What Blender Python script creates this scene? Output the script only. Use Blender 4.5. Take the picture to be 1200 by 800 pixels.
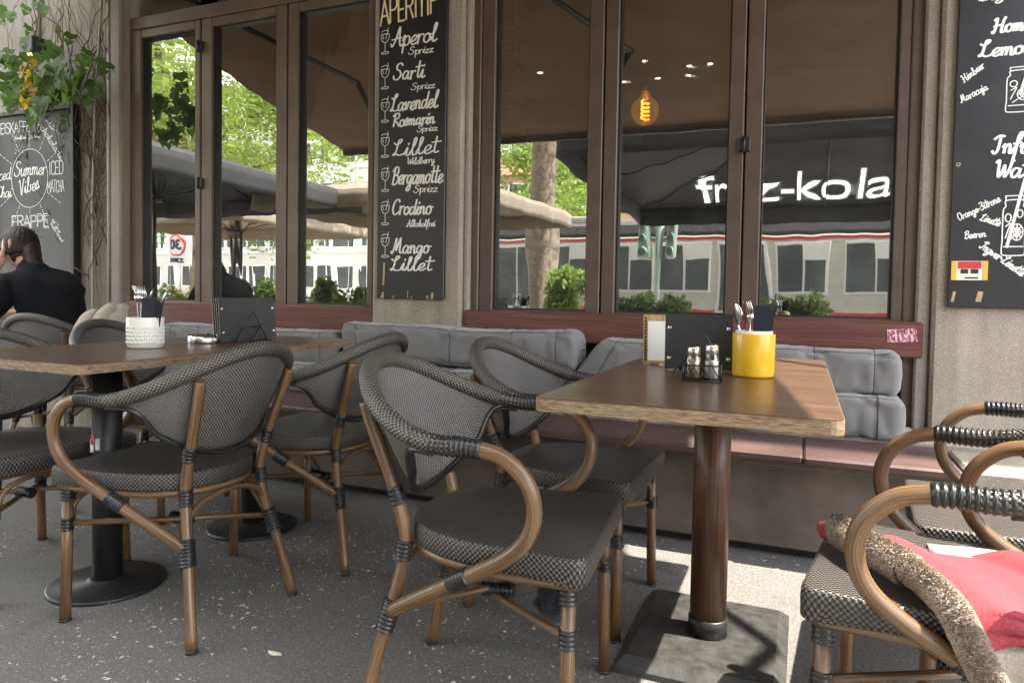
import bpy, bmesh, math, random
from mathutils import Vector, Matrix, noise
R = math.radians
random.seed(7)
sc = bpy.context.scene
C = sc.collection
for o in list(bpy.data.objects): bpy.data.objects.remove(o)

# ------------------------------------------------------------------ camera, light
CAM = Vector((0, 0, 0.96))
YAW, PITCH, ROLL, FPX = R(22.54), R(1.943), R(0.955), 821.2
fw = Vector((-math.sin(YAW)*math.cos(PITCH), math.cos(YAW)*math.cos(PITCH), -math.sin(PITCH)))
rt = Vector((math.cos(YAW), math.sin(YAW), 0)); up = rt.cross(fw)
rt2 = rt*math.cos(ROLL)+up*math.sin(ROLL); up2 = up*math.cos(ROLL)-rt*math.sin(ROLL)
cd = bpy.data.cameras.new('camera'); cam = bpy.data.objects.new('camera', cd); C.objects.link(cam)
M3 = Matrix((rt2, up2, -fw)).transposed()
cam.matrix_world = Matrix.Translation(CAM) @ M3.to_4x4()
cd.sensor_width = 36; cd.lens = FPX/1200*36; cd.shift_y = -28.9/1200; cd.clip_start = 0.05; cd.clip_end = 800
sc.camera = cam
SUN_AZ, SUN_EL = R(4.0), R(60)          # azimuth measured from +X towards the facade (+Y)
sd = Vector((math.cos(SUN_AZ)*math.cos(SUN_EL), math.sin(SUN_AZ)*math.cos(SUN_EL), math.sin(SUN_EL)))
w = bpy.data.worlds.new('World'); sc.world = w; w.use_nodes = True
nt = w.node_tree; bg = nt.nodes['Background']; sky = nt.nodes.new('ShaderNodeTexSky'); sky.sky_type = 'NISHITA'
sky.sun_disc = False; sky.sun_elevation = SUN_EL; sky.sun_rotation = R(90)-SUN_AZ; sky.dust_density = 1.5
tcw = nt.nodes.new('ShaderNodeTexCoord'); mpw = nt.nodes.new('ShaderNodeMapping'); mpw.inputs['Scale'].default_value = (1, 1, 2.4)
cln = nt.nodes.new('ShaderNodeTexNoise'); cln.inputs['Scale'].default_value = 2.1; cln.inputs['Detail'].default_value = 7; cln.inputs['Roughness'].default_value = .58
clr = nt.nodes.new('ShaderNodeValToRGB'); clr.color_ramp.elements[0].position = .36; clr.color_ramp.elements[0].color = (.12, .12, .12, 1); clr.color_ramp.elements[1].position = .60; clr.color_ramp.elements[1].color = (.95, .95, .95, 1)
clm = nt.nodes.new('ShaderNodeMixRGB'); clm.inputs[2].default_value = (7.2, 7.0, 6.7, 1)          # broken white cloud over blue
nt.links.new(tcw.outputs['Generated'], mpw.inputs[0]); nt.links.new(mpw.outputs[0], cln.inputs['Vector']); nt.links.new(cln.outputs['Fac'], clr.inputs[0]); nt.links.new(clr.outputs[0], clm.inputs[0])
nt.links.new(sky.outputs[0], clm.inputs[1]); nt.links.new(clm.outputs[0], bg.inputs[0]); bg.inputs[1].default_value = 0.15
sl = bpy.data.lights.new('sun', 'SUN'); sl.energy = 2.9; sl.angle = R(0.53); sl.color = (1, .92, .79)
so = bpy.data.objects.new('sun', sl); C.objects.link(so); so.rotation_euler = sd.to_track_quat('Z', 'Y').to_euler()
sc.view_settings.view_transform = 'Standard'; sc.view_settings.look = 'None'
sc.view_settings.exposure = 2.85; sc.view_settings.gamma = 1
sc.cycles.use_denoising = True; sc.cycles.max_bounces = 8; sc.cycles.transparent_max_bounces = 16
sc.cycles.caustics_reflective = False; sc.cycles.caustics_refractive = False

def P(x, y, Y):
    """point on the vertical plane Y that the photograph shows at pixel x, y (1200x800)"""
    d = fw + rt2*((x-600)/FPX) - up2*((y-371.1)/FPX)
    return CAM + d*(Y/d.y)
def PZ(x, y, z):
    d = fw + rt2*((x-600)/FPX) - up2*((y-371.1)/FPX)
    return CAM + d*((z-CAM.z)/d.z)

# ------------------------------------------------------------------ mesh helpers
class MB:
    def __init__(s): s.v=[]; s.f=[]; s.uv=[]; s.sm=[]
    def face(s, idx, uv=None, smooth=False):
        s.f.append(tuple(idx)); s.uv.append(uv); s.sm.append(smooth)
    def add(s, pts):
        b=len(s.v); s.v.extend(Vector(p) for p in pts); return b
    def box(s, x0,x1,y0,y1,z0,z1, M=None):
        c=[(x0,y0,z0),(x1,y0,z0),(x1,y1,z0),(x0,y1,z0),(x0,y0,z1),(x1,y0,z1),(x1,y1,z1),(x0,y1,z1)]
        if M is not None: c=[M@Vector(p) for p in c]
        b=s.add(c); dx,dy,dz=x1-x0,y1-y0,z1-z0
        for q,(a,h) in (((0,3,2,1),(dx,dy)),((4,5,6,7),(dx,dy)),((0,1,5,4),(dx,dz)),((1,2,6,5),(dy,dz)),((2,3,7,6),(dx,dz)),((3,0,4,7),(dy,dz))):
            s.face([b+i for i in q],[(0,0),(a,0),(a,h),(0,h)])
        return s
    def bbox(s, x0,x1,y0,y1,z0,z1, bv=.004, M=None):
        """box with chamfered edges"""
        b=min(bv,(x1-x0)*.45,(y1-y0)*.45,(z1-z0)*.45); X=(x0,x1);Y=(y0,y1);Z=(z0,z1); ids={}
        for i in (0,1):
            for j in (0,1):
                for k in (0,1):
                    sx,sy,sz=(b if i==0 else -b),(b if j==0 else -b),(b if k==0 else -b)
                    pts=[(X[i],Y[j]+sy,Z[k]+sz),(X[i]+sx,Y[j],Z[k]+sz),(X[i]+sx,Y[j]+sy,Z[k])]
                    if M is not None: pts=[M@Vector(p) for p in pts]
                    t=s.add(pts)
                    for a in range(3): ids[i,j,k,a]=t+a
        g=lambda i,j,k,a: ids[i,j,k,a]
        F=[]
        for i in (0,1):
            q=[g(i,0,0,0),g(i,1,0,0),g(i,1,1,0),g(i,0,1,0)]; F.append((q if i else q[::-1],(y1-y0,z1-z0)))
            q=[g(0,i,0,1),g(1,i,0,1),g(1,i,1,1),g(0,i,1,1)]; F.append((q[::-1] if i else q,(x1-x0,z1-z0)))
            q=[g(0,0,i,2),g(1,0,i,2),g(1,1,i,2),g(0,1,i,2)]; F.append((q if i else q[::-1],(x1-x0,y1-y0)))
        for q,(a,h) in F: s.face(q,[(0,0),(a,0),(a,h),(0,h)])
        for i in (0,1):
            for j in (0,1):
                s.face([g(i,j,0,0),g(i,j,1,0),g(i,j,1,1),g(i,j,0,1)]); s.face([g(i,0,j,0),g(i,1,j,0),g(i,1,j,2),g(i,0,j,2)]); s.face([g(0,i,j,1),g(1,i,j,1),g(1,i,j,2),g(0,i,j,2)])
        for i in (0,1):
            for j in (0,1):
                for k in (0,1): s.face([g(i,j,k,0),g(i,j,k,1),g(i,j,k,2)])
        return s
    def tube(s, path, r, n=8, closed=False, caps=True, flat=1.0, smooth=True, fn=None):
        path=[Vector(p) for p in path]; m=len(path)
        if isinstance(r,(int,float)): r=[r]*m
        T=[]
        for i in range(m):
            a=path[(i-1)%m] if closed or i>0 else path[i]; c=path[(i+1)%m] if closed or i<m-1 else path[i]
            t=(c-a); T.append(t.normalized() if t.length>1e-9 else Vector((0,0,1)))
        nrm=T[0].orthogonal().normalized()
        if abs(T[0].z)<.9: nrm=(Vector((0,0,1))-T[0]*T[0].z).normalized()
        L=0; rings=[]; Ls=[]
        for i in range(m):
            if i: 
                L+=(path[i]-path[i-1]).length; q=T[i-1].rotation_difference(T[i]); nrm=(q@nrm); nrm=(nrm-T[i]*nrm.dot(T[i])).normalized()
            bn=T[i].cross(nrm); Ls.append(L)
            rings.append(s.add([path[i]+(nrm*math.cos(2*math.pi*k/n)*flat+bn*math.sin(2*math.pi*k/n))*r[i]*(fn(L,k/n) if fn else 1) for k in range(n)]))
        last=m if closed else m-1
        for i in range(last):
            j=(i+1)%m; la=Ls[i]; lb=Ls[j] if j else Ls[i]+(path[0]-path[-1]).length
            for k in range(n):
                k2=(k+1)%n; c=2*math.pi*max(r[i],1e-4)/n
                s.face([rings[i]+k,rings[i]+k2,rings[j]+k2,rings[j]+k],[(la,k*c),(la,(k+1)*c),(lb,(k+1)*c),(lb,k*c)],smooth)
        if caps and not closed:
            s.face([rings[0]+k for k in range(n)][::-1]); s.face([rings[-1]+k for k in range(n)])
        return s
    def lathe(s, prof, n=24, c=(0,0,0), smooth=True, M=None):
        c=Vector(c); rings=[]
        for (r,z) in prof:
            pts=[Vector((math.cos(2*math.pi*k/n)*r,math.sin(2*math.pi*k/n)*r,z))+c for k in range(n)]
            if M is not None: pts=[M@p for p in pts]
            rings.append(s.add(pts))
        for i in range(len(prof)-1):
            for k in range(n):
                k2=(k+1)%n
                s.face([rings[i]+k,rings[i]+k2,rings[i+1]+k2,rings[i+1]+k],[(k/n,prof[i][1]),((k+1)/n,prof[i][1]),((k+1)/n,prof[i+1][1]),(k/n,prof[i+1][1])],smooth)
        if prof[0][0]>1e-5: s.face([rings[0]+k for k in range(n)][::-1])
        if prof[-1][0]>1e-5: s.face([rings[-1]+k for k in range(n)])
        return s
    def grid(s, fn, nu, nv, smooth=True, wrap=False, uvf=None):
        b=s.add([fn(i/nu,j/nv) for j in range(nv+1) for i in range(nu+1)])
        for j in range(nv):
            for i in range(nu):
                q=[b+j*(nu+1)+i,b+j*(nu+1)+i+1,b+(j+1)*(nu+1)+i+1,b+(j+1)*(nu+1)+i]
                uu=[(i/nu,j/nv),((i+1)/nu,j/nv),((i+1)/nu,(j+1)/nv),(i/nu,(j+1)/nv)]
                if uvf: uu=[uvf(*t) for t in uu]
                s.face(q,uu,smooth)
        return s
    def prism(s, poly, h, M=None, z0=0):
        n=len(poly); pts=[Vector((x,y,z0)) for x,y in poly]+[Vector((x,y,z0+h)) for x,y in poly]
        if M is not None: pts=[M@p for p in pts]
        b=s.add(pts); s.face([b+i for i in range(n)][::-1]); s.face([b+n+i for i in range(n)])
        for i in range(n): s.face([b+i,b+(i+1)%n,b+n+(i+1)%n,b+n+i])
        return s
    def mesh(s, name):
        me=bpy.data.meshes.new(name); me.from_pydata([tuple(v) for v in s.v],[],s.f)
        uvl=me.uv_layers.new(name='UVMap'); k=0; d=[]
        for f,u in zip(s.f,s.uv):
            if u is None:
                u=[(s.v[i].x+s.v[i].y*.3,s.v[i].z+s.v[i].y*.7) for i in f]
            for t in u: d.extend(t)
        uvl.data.foreach_set('uv',d)
        me.polygons.foreach_set('use_smooth',s.sm); me.update(); return me
    def build(s, name, mat, parent=None):
        me=s.mesh(name); o=bpy.data.objects.new(name,me); me.materials.append(mat); C.objects.link(o)
        if parent: o.parent=parent
        return o

def crom(pts, per=5, closed=False):
    pts=[Vector(p) for p in pts]; n=len(pts); out=[]
    rng=range(n) if closed else range(n-1)
    for i in rng:
        p0=pts[(i-1)%n] if closed or i>0 else pts[0]*2-pts[1]
        p1=pts[i]; p2=pts[(i+1)%n]; p3=pts[(i+2)%n] if closed or i+2<n else pts[-1]*2-pts[-2]
        for k in range(per):
            t=k/per; out.append(.5*((2*p1)+(p2-p0)*t+(2*p0-5*p1+4*p2-p3)*t*t+(3*p1-p0-3*p2+p3)*t*t*t))
    if not closed: out.append(pts[-1])
    return out
def tag(o, label=None, cat=None, group=None, kind=None):
    if label: o['label']=label
    if cat: o['category']=cat
    if group: o['group']=group
    if kind: o['kind']=kind
    return o
def thing(name, label, cat, loc=(0,0,0), rz=0, group=None):
    o=bpy.data.objects.new(name,None); C.objects.link(o); o.empty_display_size=.1
    o.location=loc; o.rotation_euler=(0,0,rz); return tag(o,label,cat,group)
def dup(o, parent=None):
    c=o.copy(); C.objects.link(c); c.parent=parent
    for ch in [x for x in bpy.data.objects if x.parent==o]: dup(ch,c)
    return c
def struct(name, mb, mat): return tag(mb.build(name,mat),kind='structure')

# ------------------------------------------------------------------ materials
class NT:
    def __init__(s,name):
        s.m=bpy.data.materials.new(name); s.m.use_nodes=True; s.t=s.m.node_tree; s.b=s.t.nodes['Principled BSDF']; s.out=s.t.nodes['Material Output']
    def n(s,typ,**k):
        o=s.t.nodes.new('ShaderNode'+typ)
        for a,v in k.items():
            if a[0]=='i' and a[1:].isdigit(): o.inputs[int(a[1:])].default_value=v
            elif a in o.inputs.keys(): o.inputs[a].default_value=v
            else: setattr(o,a,v)
        return o
    def l(s,a,b): s.t.links.new(a,b)
    def coord(s,kind='Object',scale=(1,1,1),rot=(0,0,0)):
        tc=s.n('TexCoord'); mp=s.n('Mapping'); mp.inputs['Scale'].default_value=scale; mp.inputs['Rotation'].default_value=rot
        s.l(tc.outputs[kind],mp.inputs[0]); return mp.outputs[0]
    def noise(s,co,scale,detail=4,rough=.55):
        o=s.n('TexNoise'); o.inputs['Scale'].default_value=scale; o.inputs['Detail'].default_value=detail; o.inputs['Roughness'].default_value=rough
        s.l(co,o.inputs['Vector']); return o.outputs['Fac']
    def ramp(s,fac,stops):
        o=s.n('ValToRGB'); e=o.color_ramp.elements
        while len(e)<len(stops): e.new(.5)
        for q,(p,c) in zip(e,stops): q.position=p; q.color=(*c,1) if len(c)==3 else c
        s.l(fac,o.inputs[0]); return o.outputs[0]
    def mix(s,fac,a,b,mode='MIX'):
        o=s.n('MixRGB',blend_type=mode)
        for i,v in ((0,fac),(1,a),(2,b)):
            if hasattr(v,'is_linked') or hasattr(v,'node'): s.l(v,o.inputs[i])
            else: o.inputs[i].default_value=v if i==0 else (*v,1)
        return o.outputs[0]
    def bump(s,h,strength=.3,dist=.01):
        o=s.n('Bump'); o.inputs['Strength'].default_value=strength; o.inputs['Distance'].default_value=dist
        s.l(h,o.inputs['Height']); s.l(o.outputs[0],s.b.inputs['Normal']); return o
    def set(s,**k):
        for a,v in k.items():
            a=a.replace('_',' ')
            a={'Specular':'Specular IOR Level'}.get(a,a)
            if hasattr(v,'node'): s.l(v,s.b.inputs[a])
            else: s.b.inputs[a].default_value=(*v,1) if isinstance(v,tuple) and len(v)==3 else v
        return s.m
def plain(name,col,rough=.5,metal=0,var=.15,scale=8,bump=0,bscale=200,spec=.5,coord='Object'):
    t=NT(name); co=t.coord(coord); f=t.noise(co,scale,5)
    d=tuple(c*(1-var) for c in col); u=tuple(min(1,c*(1+var)) for c in col)
    if bump: t.bump(t.noise(co,bscale,2),bump,.002)
    rr=t.n('MapRange'); rr.inputs[3].default_value=max(.02,rough-.08); rr.inputs[4].default_value=min(1,rough+.08)
    t.l(t.noise(co,scale*3,4),rr.inputs[0])
    return t.set(Base_Color=t.ramp(f,[(.3,d),(.7,u)]),Roughness=rr.outputs[0],Metallic=metal,Specular=spec)
M={}
# asphalt
t=NT('asphalt'); co=t.coord(); big=t.noise(co,1.1,4); fine=t.noise(co,115,3,.75); v=t.n('TexVoronoi'); v.inputs['Scale'].default_value=150; t.l(co,v.inputs['Vector'])
c1=t.ramp(big,[(.25,(.092,.089,.084)),(.75,(.16,.153,.143))]); c2=t.mix(t.ramp(fine,[(.52,(0,0,0)),(.68,(1,1,1))]),c1,(.26,.245,.22)); st_=t.noise(co,3.3,5,.7); c2=t.mix(t.ramp(st_,[(.56,(0,0,0)),(.70,(.55,.55,.55))]),c2,(.045,.043,.04)); 
c3=t.mix(t.ramp(v.outputs['Distance'],[(.0,(1,1,1)),(.22,(0,0,0))]),c2,(.03,.03,.03))
t.bump(fine,.55,.006); M['asphalt']=t.set(Base_Color=c3,Roughness=.9)
# sand-coloured concrete with aggregate
def concrete(name,a,b,dark):
    t=NT(name); co=t.coord(); big=t.noise(co,2.2,5,.6); fine=t.noise(co,160,3,.7); v=t.n('TexVoronoi'); v.inputs['Scale'].default_value=120; t.l(co,v.inputs['Vector'])
    st=t.noise(t.coord(scale=(9,9,.8)),1.6,4)
    c=t.mix(t.ramp(st,[(.35,(0,0,0)),(.8,(.6,.6,.6))]),t.ramp(big,[(.3,a),(.7,b)]),tuple(x*.55 for x in a))
    c=t.mix(t.ramp(fine,[(.55,(0,0,0)),(.70,(.8,.8,.8))]),c,dark)
    c=t.mix(t.ramp(v.outputs['Distance'],[(.05,(1,1,1)),(.28,(0,0,0))]),c,tuple(min(1,x*1.5) for x in b))
    t.bump(fine,.6,.006); return t.set(Base_Color=c,Roughness=.92)
M['concrete']=concrete('concrete',(.30,.26,.21),(.44,.39,.32),(.12,.10,.085))
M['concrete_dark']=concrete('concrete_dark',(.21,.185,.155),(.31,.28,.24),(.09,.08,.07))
M['render']=concrete('render_wall',(.30,.275,.235),(.40,.37,.32),(.2,.18,.15))
def wood(name,a,b,c0,rough=.35,ax=0,scale=1.0,coord='Object',bump=.08,coat=0):
    t=NT(name); s=[28*scale]*3; s[ax]=1.3*scale
    co=t.coord(coord,tuple(s)); n1=t.noise(co,1.0,6,.65); s2=[160*scale]*3; s2[ax]=3*scale; n2=t.noise(t.coord(coord,tuple(s2)),1,3,.6)
    c=t.mix(t.ramp(n2,[(.35,(0,0,0)),(.65,(.75,.75,.75))]),t.ramp(n1,[(.25,a),(.5,b),(.75,c0)]),tuple(x*.55 for x in a))
    t.bump(n2,bump,.002); return t.set(Base_Color=c,Roughness=rough,Coat_Weight=coat,Coat_Roughness=.15)
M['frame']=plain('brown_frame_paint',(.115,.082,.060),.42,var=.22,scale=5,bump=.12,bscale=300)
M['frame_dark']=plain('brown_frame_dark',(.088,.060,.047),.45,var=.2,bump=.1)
M['gasket']=plain('black_gasket',(.008,.008,.008),.5)
M['mahogany']=wood('mahogany_board',(.11,.036,.030),(.165,.057,.046),(.22,.09,.07),.42)
M['chalkboard']=plain('chalkboard',(.013,.0135,.015),.42,var=.45,scale=7,bump=.04,bscale=120)
M['chalk']=plain('chalk_paint',(.75,.74,.70),.85,var=.12,scale=60)
M['chalk_gold']=plain('chalk_paint_gold',(.78,.66,.36),.8,var=.15,scale=30)
M['board_edge']=plain('board_edge',(.01,.01,.01),.5)
M['worn_ply']=plain('worn_plywood',(.40,.29,.17),.8,var=.3,scale=40)
M['black_metal']=plain('black_metal',(.013,.013,.014),.42,var=.3,scale=12,bump=.06)
M['dark_iron']=plain('dark_iron_plate',(.022,.022,.023),.5,var=.35,scale=18,bump=.25,bscale=160)
M['chrome']=plain('brushed_steel',(.62,.61,.59),.22,metal=1,var=.06)
M['cord']=plain('black_cord',(.016,.0165,.018),.30,var=.3)
# rattan look tube: streaks along the tube (u is metres along, v around)
t=NT('rattan'); co=t.coord('UV',(5,230,1)); n1=t.noise(co,1,5,.6); n2=t.noise(t.coord('UV',(1.2,40,1)),1,3); n3=t.noise(t.coord('Object'),5,3)
c=t.ramp(n1,[(.32,(.022,.010,.005)),(.47,(.115,.058,.025)),(.64,(.31,.185,.085))]); c=t.mix(.35,c,t.ramp(n2,[(.3,(.06,.031,.015)),(.7,(.21,.128,.062))]))
c=t.mix(t.ramp(n3,[(.4,(0,0,0)),(.8,(.5,.5,.5))]),c,(.07,.033,.016))
t.bump(n1,.6,.002); M['rattan']=t.set(Base_Color=c,Roughness=.34,Coat_Weight=.25,Coat_Roughness=.2)
# woven fabric: UV in metres
def weave(name,dark,light,cell=.0052,amt=1.0,rough=.42):
    t=NT(name); tc=t.n('TexCoord'); sep=t.n('SeparateXYZ'); t.l(tc.outputs['UV'],sep.inputs[0])
    def m(op,a,b=None):
        o=t.n('Math',operation=op)
        for i,v in ((0,a),(1,b)):
            if v is None: continue
            if hasattr(v,'node'): t.l(v,o.inputs[i])
            else: o.inputs[i].default_value=v
        return o.outputs[0]
    k=math.pi/cell
    su=m('SINE',m('MULTIPLY',sep.outputs[0],k)); sv=m('SINE',m('MULTIPLY',sep.outputs[1],k))
    pr=m('MULTIPLY',su,sv)                                    # checker-like over/under
    h=m('ADD',m('MULTIPLY',pr,.5),.5)
    n=t.noise(tc.outputs['Object'],9,4); nn=t.noise(tc.outputs['UV'],260,2)
    col=t.ramp(m('ADD',m('MULTIPLY',h,.8),m('MULTIPLY',nn,.25)),[(.46,dark),(.70,light)])
    col=t.mix(t.ramp(n,[(.4,(0,0,0)),(.85,(.4,.4,.4))]),col,tuple(x*1.5 for x in dark))
    t.bump(h,.9*amt,.0022); return t.set(Base_Color=col,Roughness=rough,Specular=.6)
M['weave']=weave('woven_fabric',(.005,.0045,.004),(.31,.297,.28),.0053)
M['weave_rim']=weave('woven_rim',(.007,.006,.0055),(.17,.15,.125),.0054)
M['weave_seat']=weave('woven_seat',(.005,.0045,.004),(.12,.107,.098),.0058)
def fabric(name,col,scale=700,var=.12,sheen=.3):
    t=NT(name); co=t.coord(); a=t.noise(co,5,5); b=t.noise(co,scale,2,.7)
    c=t.mix(t.ramp(b,[(.35,(0,0,0)),(.65,(.8,.8,.8))]),t.ramp(a,[(.3,tuple(x*(1-var) for x in col)),(.7,tuple(x*(1+var) for x in col))]),tuple(x*.62 for x in col))
    t.bump(b,.5,.002); return t.set(Base_Color=c,Roughness=.95,Sheen_Weight=sheen,Specular=.2)
M['cushion']=fabric('grey_cushion_fabric',(.225,.222,.220))
M['seam']=plain('seam_thread',(.055,.055,.058),.9)
M['bench_top']=plain('bench_red_brown_paint',(.085,.050,.046),.42,var=.3,scale=4,bump=.08)
M['bench_front']=plain('bench_front_panel',(.095,.078,.067),.5,var=.4,scale=5,bump=.15,bscale=50)
M['gap_highlight']=plain('painted_gap_highlight',(.55,.5,.44),.6)
t=NT('table_laminate'); co=t.coord('Object',(1.4,30,30)); n1=t.noise(co,1,6,.65); n2=t.noise(t.coord('Object',(4,160,160)),1,3,.6); sp=t.noise(t.coord('Object'),90,2,.4)
c=t.ramp(n1,[(.25,(.058,.030,.017)),(.5,(.105,.057,.032)),(.75,(.165,.094,.052))]); c=t.mix(t.ramp(n2,[(.4,(0,0,0)),(.7,(.6,.6,.6))]),c,(.035,.018,.012)); c=t.mix(t.ramp(sp,[(.76,(0,0,0)),(.80,(.5,.5,.5))]),c,(.4,.33,.26))
rr=t.n('MapRange'); rr.inputs[3].default_value=.27; rr.inputs[4].default_value=.32; t.l(t.noise(t.coord(),14,4),rr.inputs[0]); t.bump(n2,.06,.001)
M['table']=t.set(Base_Color=c,Roughness=rr.outputs[0])
M['table_edge']=wood('table_edge_ply',(.15,.085,.04),(.32,.21,.11),(.47,.34,.2),.6,ax=0,scale=2.2,bump=.5)
M['table_post']=wood('table_post_laminate',(.055,.022,.014),(.12,.052,.029),(.22,.11,.06),.38,ax=2,scale=1.2,bump=.25)
M['petal']=plain('pale_petal',(.62,.57,.46),.8,var=.25,scale=50)
M['leaf']=None
def leafmat(name,a,b,trans=.45,emis=0):
    t=NT(name); oi=t.n('ObjectInfo'); co=t.coord(); f=t.noise(co,3.0,3); g=t.mix(.5,f,oi.outputs['Random'])
    col=t.ramp(t.n('RGBToBW').outputs[0] if False else g,[(.25,a),(.75,b)]); t.set(Base_Color=col,Roughness=.5,Specular=.4)
    tr=t.n('BsdfTranslucent'); t.l(t.mix(.5,col,tuple(min(1,x*1.6) for x in b)),tr.inputs[0]); mx=t.n('MixShader'); mx.inputs[0].default_value=trans
    t.l(t.b.outputs[0],mx.inputs[1]); t.l(tr.outputs[0],mx.inputs[2]); t.l(mx.outputs[0],t.out.inputs[0]); return t.m
M['ivy']=leafmat('climber_leaf',(.03,.075,.018),(.10,.17,.035))
M['lamplit_ivy_blossom']=leafmat('lamplit_leaf_and_blossom',(.38,.20,.02),(.5,.36,.04))  # lamp's warm glow put into the leaf colour; blossoms share this yellow
M['tree_leaf']=leafmat('tree_leaf',(.14,.20,.035),(.26,.34,.07),.55)
M['bush_leaf']=leafmat('bush_leaf',(.10,.16,.04),(.22,.30,.08),.5)
M['bark']=plain('bark',(.16,.125,.09),.9,var=.5,scale=14,bump=.9,bscale=40)
M['stem']=plain('dry_stem',(.11,.075,.05),.85,var=.3)
# window glass: clear body with a mirror-like coated surface
def glass(name,refl,tint=(.82,.84,.8),dist=.0):
    t=NT(name); t.t.nodes.remove(t.b)
    tr=t.n('BsdfTransparent'); tr.inputs[0].default_value=(*tint,1); gl=t.n('BsdfGlossy'); gl.inputs['Roughness'].default_value=.0; gl.inputs[0].default_value=(.95,.96,.95,1)
    lw=t.n('LayerWeight'); lw.inputs[0].default_value=.35; mr=t.n('MapRange'); mr.inputs[3].default_value=refl; mr.inputs[4].default_value=1; t.l(lw.outputs['Fresnel'],mr.inputs[0])
    if dist:
        co=t.coord(scale=(2.2,2.2,.55)); b=t.n('Bump'); b.inputs['Strength'].default_value=dist; b.inputs['Distance'].default_value=.02; t.l(t.noise(co,2.6,1),b.inputs['Height']); t.l(b.outputs[0],gl.inputs['Normal'])
    mx=t.n('MixShader'); t.l(mr.outputs[0],mx.inputs[0]); t.l(tr.outputs[0],mx.inputs[1]); t.l(gl.outputs[0],mx.inputs[2]); out=mx.outputs[0]
    if dist:   # thin film of dust and wipe marks
        df=t.n('BsdfDiffuse'); df.inputs[0].default_value=(.55,.53,.5,1); m2=t.n('MixShader'); n_=t.noise(t.coord(scale=(1.5,1.5,5)),2.3,6,.7); t.l(t.ramp(n_,[(.35,(.006,)*3),(.75,(.05,)*3)]),m2.inputs[0]); t.l(out,m2.inputs[1]); t.l(df.outputs[0],m2.inputs[2]); out=m2.outputs[0]
    t.l(out,t.out.inputs[0]); return t.m
M['glass']=glass('coated_window_glass',.40,dist=.045)
M['far_glass']=plain('far_window_glass',(.045,.05,.05),.2,var=.4,scale=.6,spec=.25)
def emit(name,col,s):
    t=NT(name); return t.set(Base_Color=col,Emission_Color=col,Emission_Strength=s)
def clearglass(name,col=(1,1,1),rough=0.0,ior=1.2):
    t=NT(name); return t.set(Base_Color=col,Roughness=rough,Transmission_Weight=1.0,IOR=ior)
# ------------------------------------------------------------------ setting: ground and street
g=MB(); g.grid(lambda u,v: Vector((-120+240*u,-120+124.6*v,0)),8,8,smooth=False); struct('ground',g,M['asphalt'])
M['road']=plain('road_asphalt',(.10,.10,.10),.9,var=.2,scale=.5,bump=.3,bscale=60)
M['kerb']=plain('kerb_stone',(.36,.35,.33),.8,var=.2,scale=3,bump=.3,bscale=80)
M['paving']=plain('bounce_paving',(.34,.32,.29),.85,var=.2,scale=1.2,bump=.3,bscale=60)
struct('bounce_pavement',MB().box(-120,120,-10.0,-.9,-.05,.004),M['paving'])  # pale paving added behind the camera to bounce light into the shade
struct('road',MB().box(-120,120,-24,-10.2,-.06,.006),M['road'])
struct('kerb',MB().bbox(-120,120,-10.2,-10.0,-.05,.12,.02),M['kerb'])
struct('far_pavement',MB().box(-120,120,-33,-24.2,-.05,.10),M['kerb'])
M['mark']=plain('road_paint',(.7,.7,.68),.7)
struct('lane_line',MB().box(-120,120,-17.2,-17.05,.0,.011),M['mark'])

# ------------------------------------------------------------------ the cafe building
YP,YF,YG=3.30,3.365,3.42
house=thing('cafe_building','tall concrete fronted cafe building with brown framed folding windows','building',(0,YP,0))
def hb(name,mb,mat):
    o=mb.build(name,mat,house); o.matrix_parent_inverse=Matrix.Translation((0,-YP,0)); return o
xpl0=P(437,200,YP).x; xpl1=P(541,200,YP).x; xpr=P(1099,200,YP).x; xll=P(129,250,YP).x; xlr=P(141,250,YP).x
ZH=3.30; SILL=.425
hb('pillar',MB().bbox(xpl0,xpl1,YP,3.75,0,ZH,.012),M['concrete'])
hb('pillar',MB().bbox(xpr,xpr+1.6,YP,3.75,0,ZH,.012),M['concrete'])
hb('pillar_step',MB().bbox(xpr-.055,xpr-.001,YP+.035,3.75,0,ZH,.008),M['render'])
hb('pillar_step',MB().bbox(xpl1+.001,xpl1+.03,YP+.03,3.75,0,ZH,.006),M['render'])
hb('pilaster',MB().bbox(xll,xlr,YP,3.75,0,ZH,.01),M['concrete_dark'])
for k in range(1): hb('pilaster_joint',MB().box(xll-.001,xlr+.001,YP-.001,YP+.02,.62+.75*k,.628+.75*k),M['board_edge'])
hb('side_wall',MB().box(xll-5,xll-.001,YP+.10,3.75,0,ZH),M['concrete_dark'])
hb('upper_wall',MB().box(-14,14,YP-.004,3.76,ZH,12.5),M['render'])
hb('upper_wall_end',MB().box(xpr+1.6,14,YP+.05,3.75,0,ZH),M['render'])
hb('sill',MB().bbox(xpl1-3.2,xpr+.5,3.05,YP-.001,0,SILL,.012),M['concrete'])
hb('sill',MB().bbox(xpl1+.031,xpr-.056,YP,3.75,0,SILL,.006),M['concrete'])
hb('sill',MB().bbox(xlr+.001,xpl0-.001,YP+.001,3.75,0,SILL,.006),M['concrete'])
for k in range(9):     # storeys above, outside the picture
    for fl in range(3):
        wn=hb('window',MB().box(-11+2.6*k,-9.8+2.6*k,YP-.03,YP-.005,4.2+2.7*fl,5.9+2.7*fl),M['frame'])
        pn=MB().box(-10.92+2.6*k,-9.88+2.6*k,YP-.035,YP-.031,4.28+2.7*fl,5.82+2.7*fl).build('pane',M['far_glass'],wn)

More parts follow.
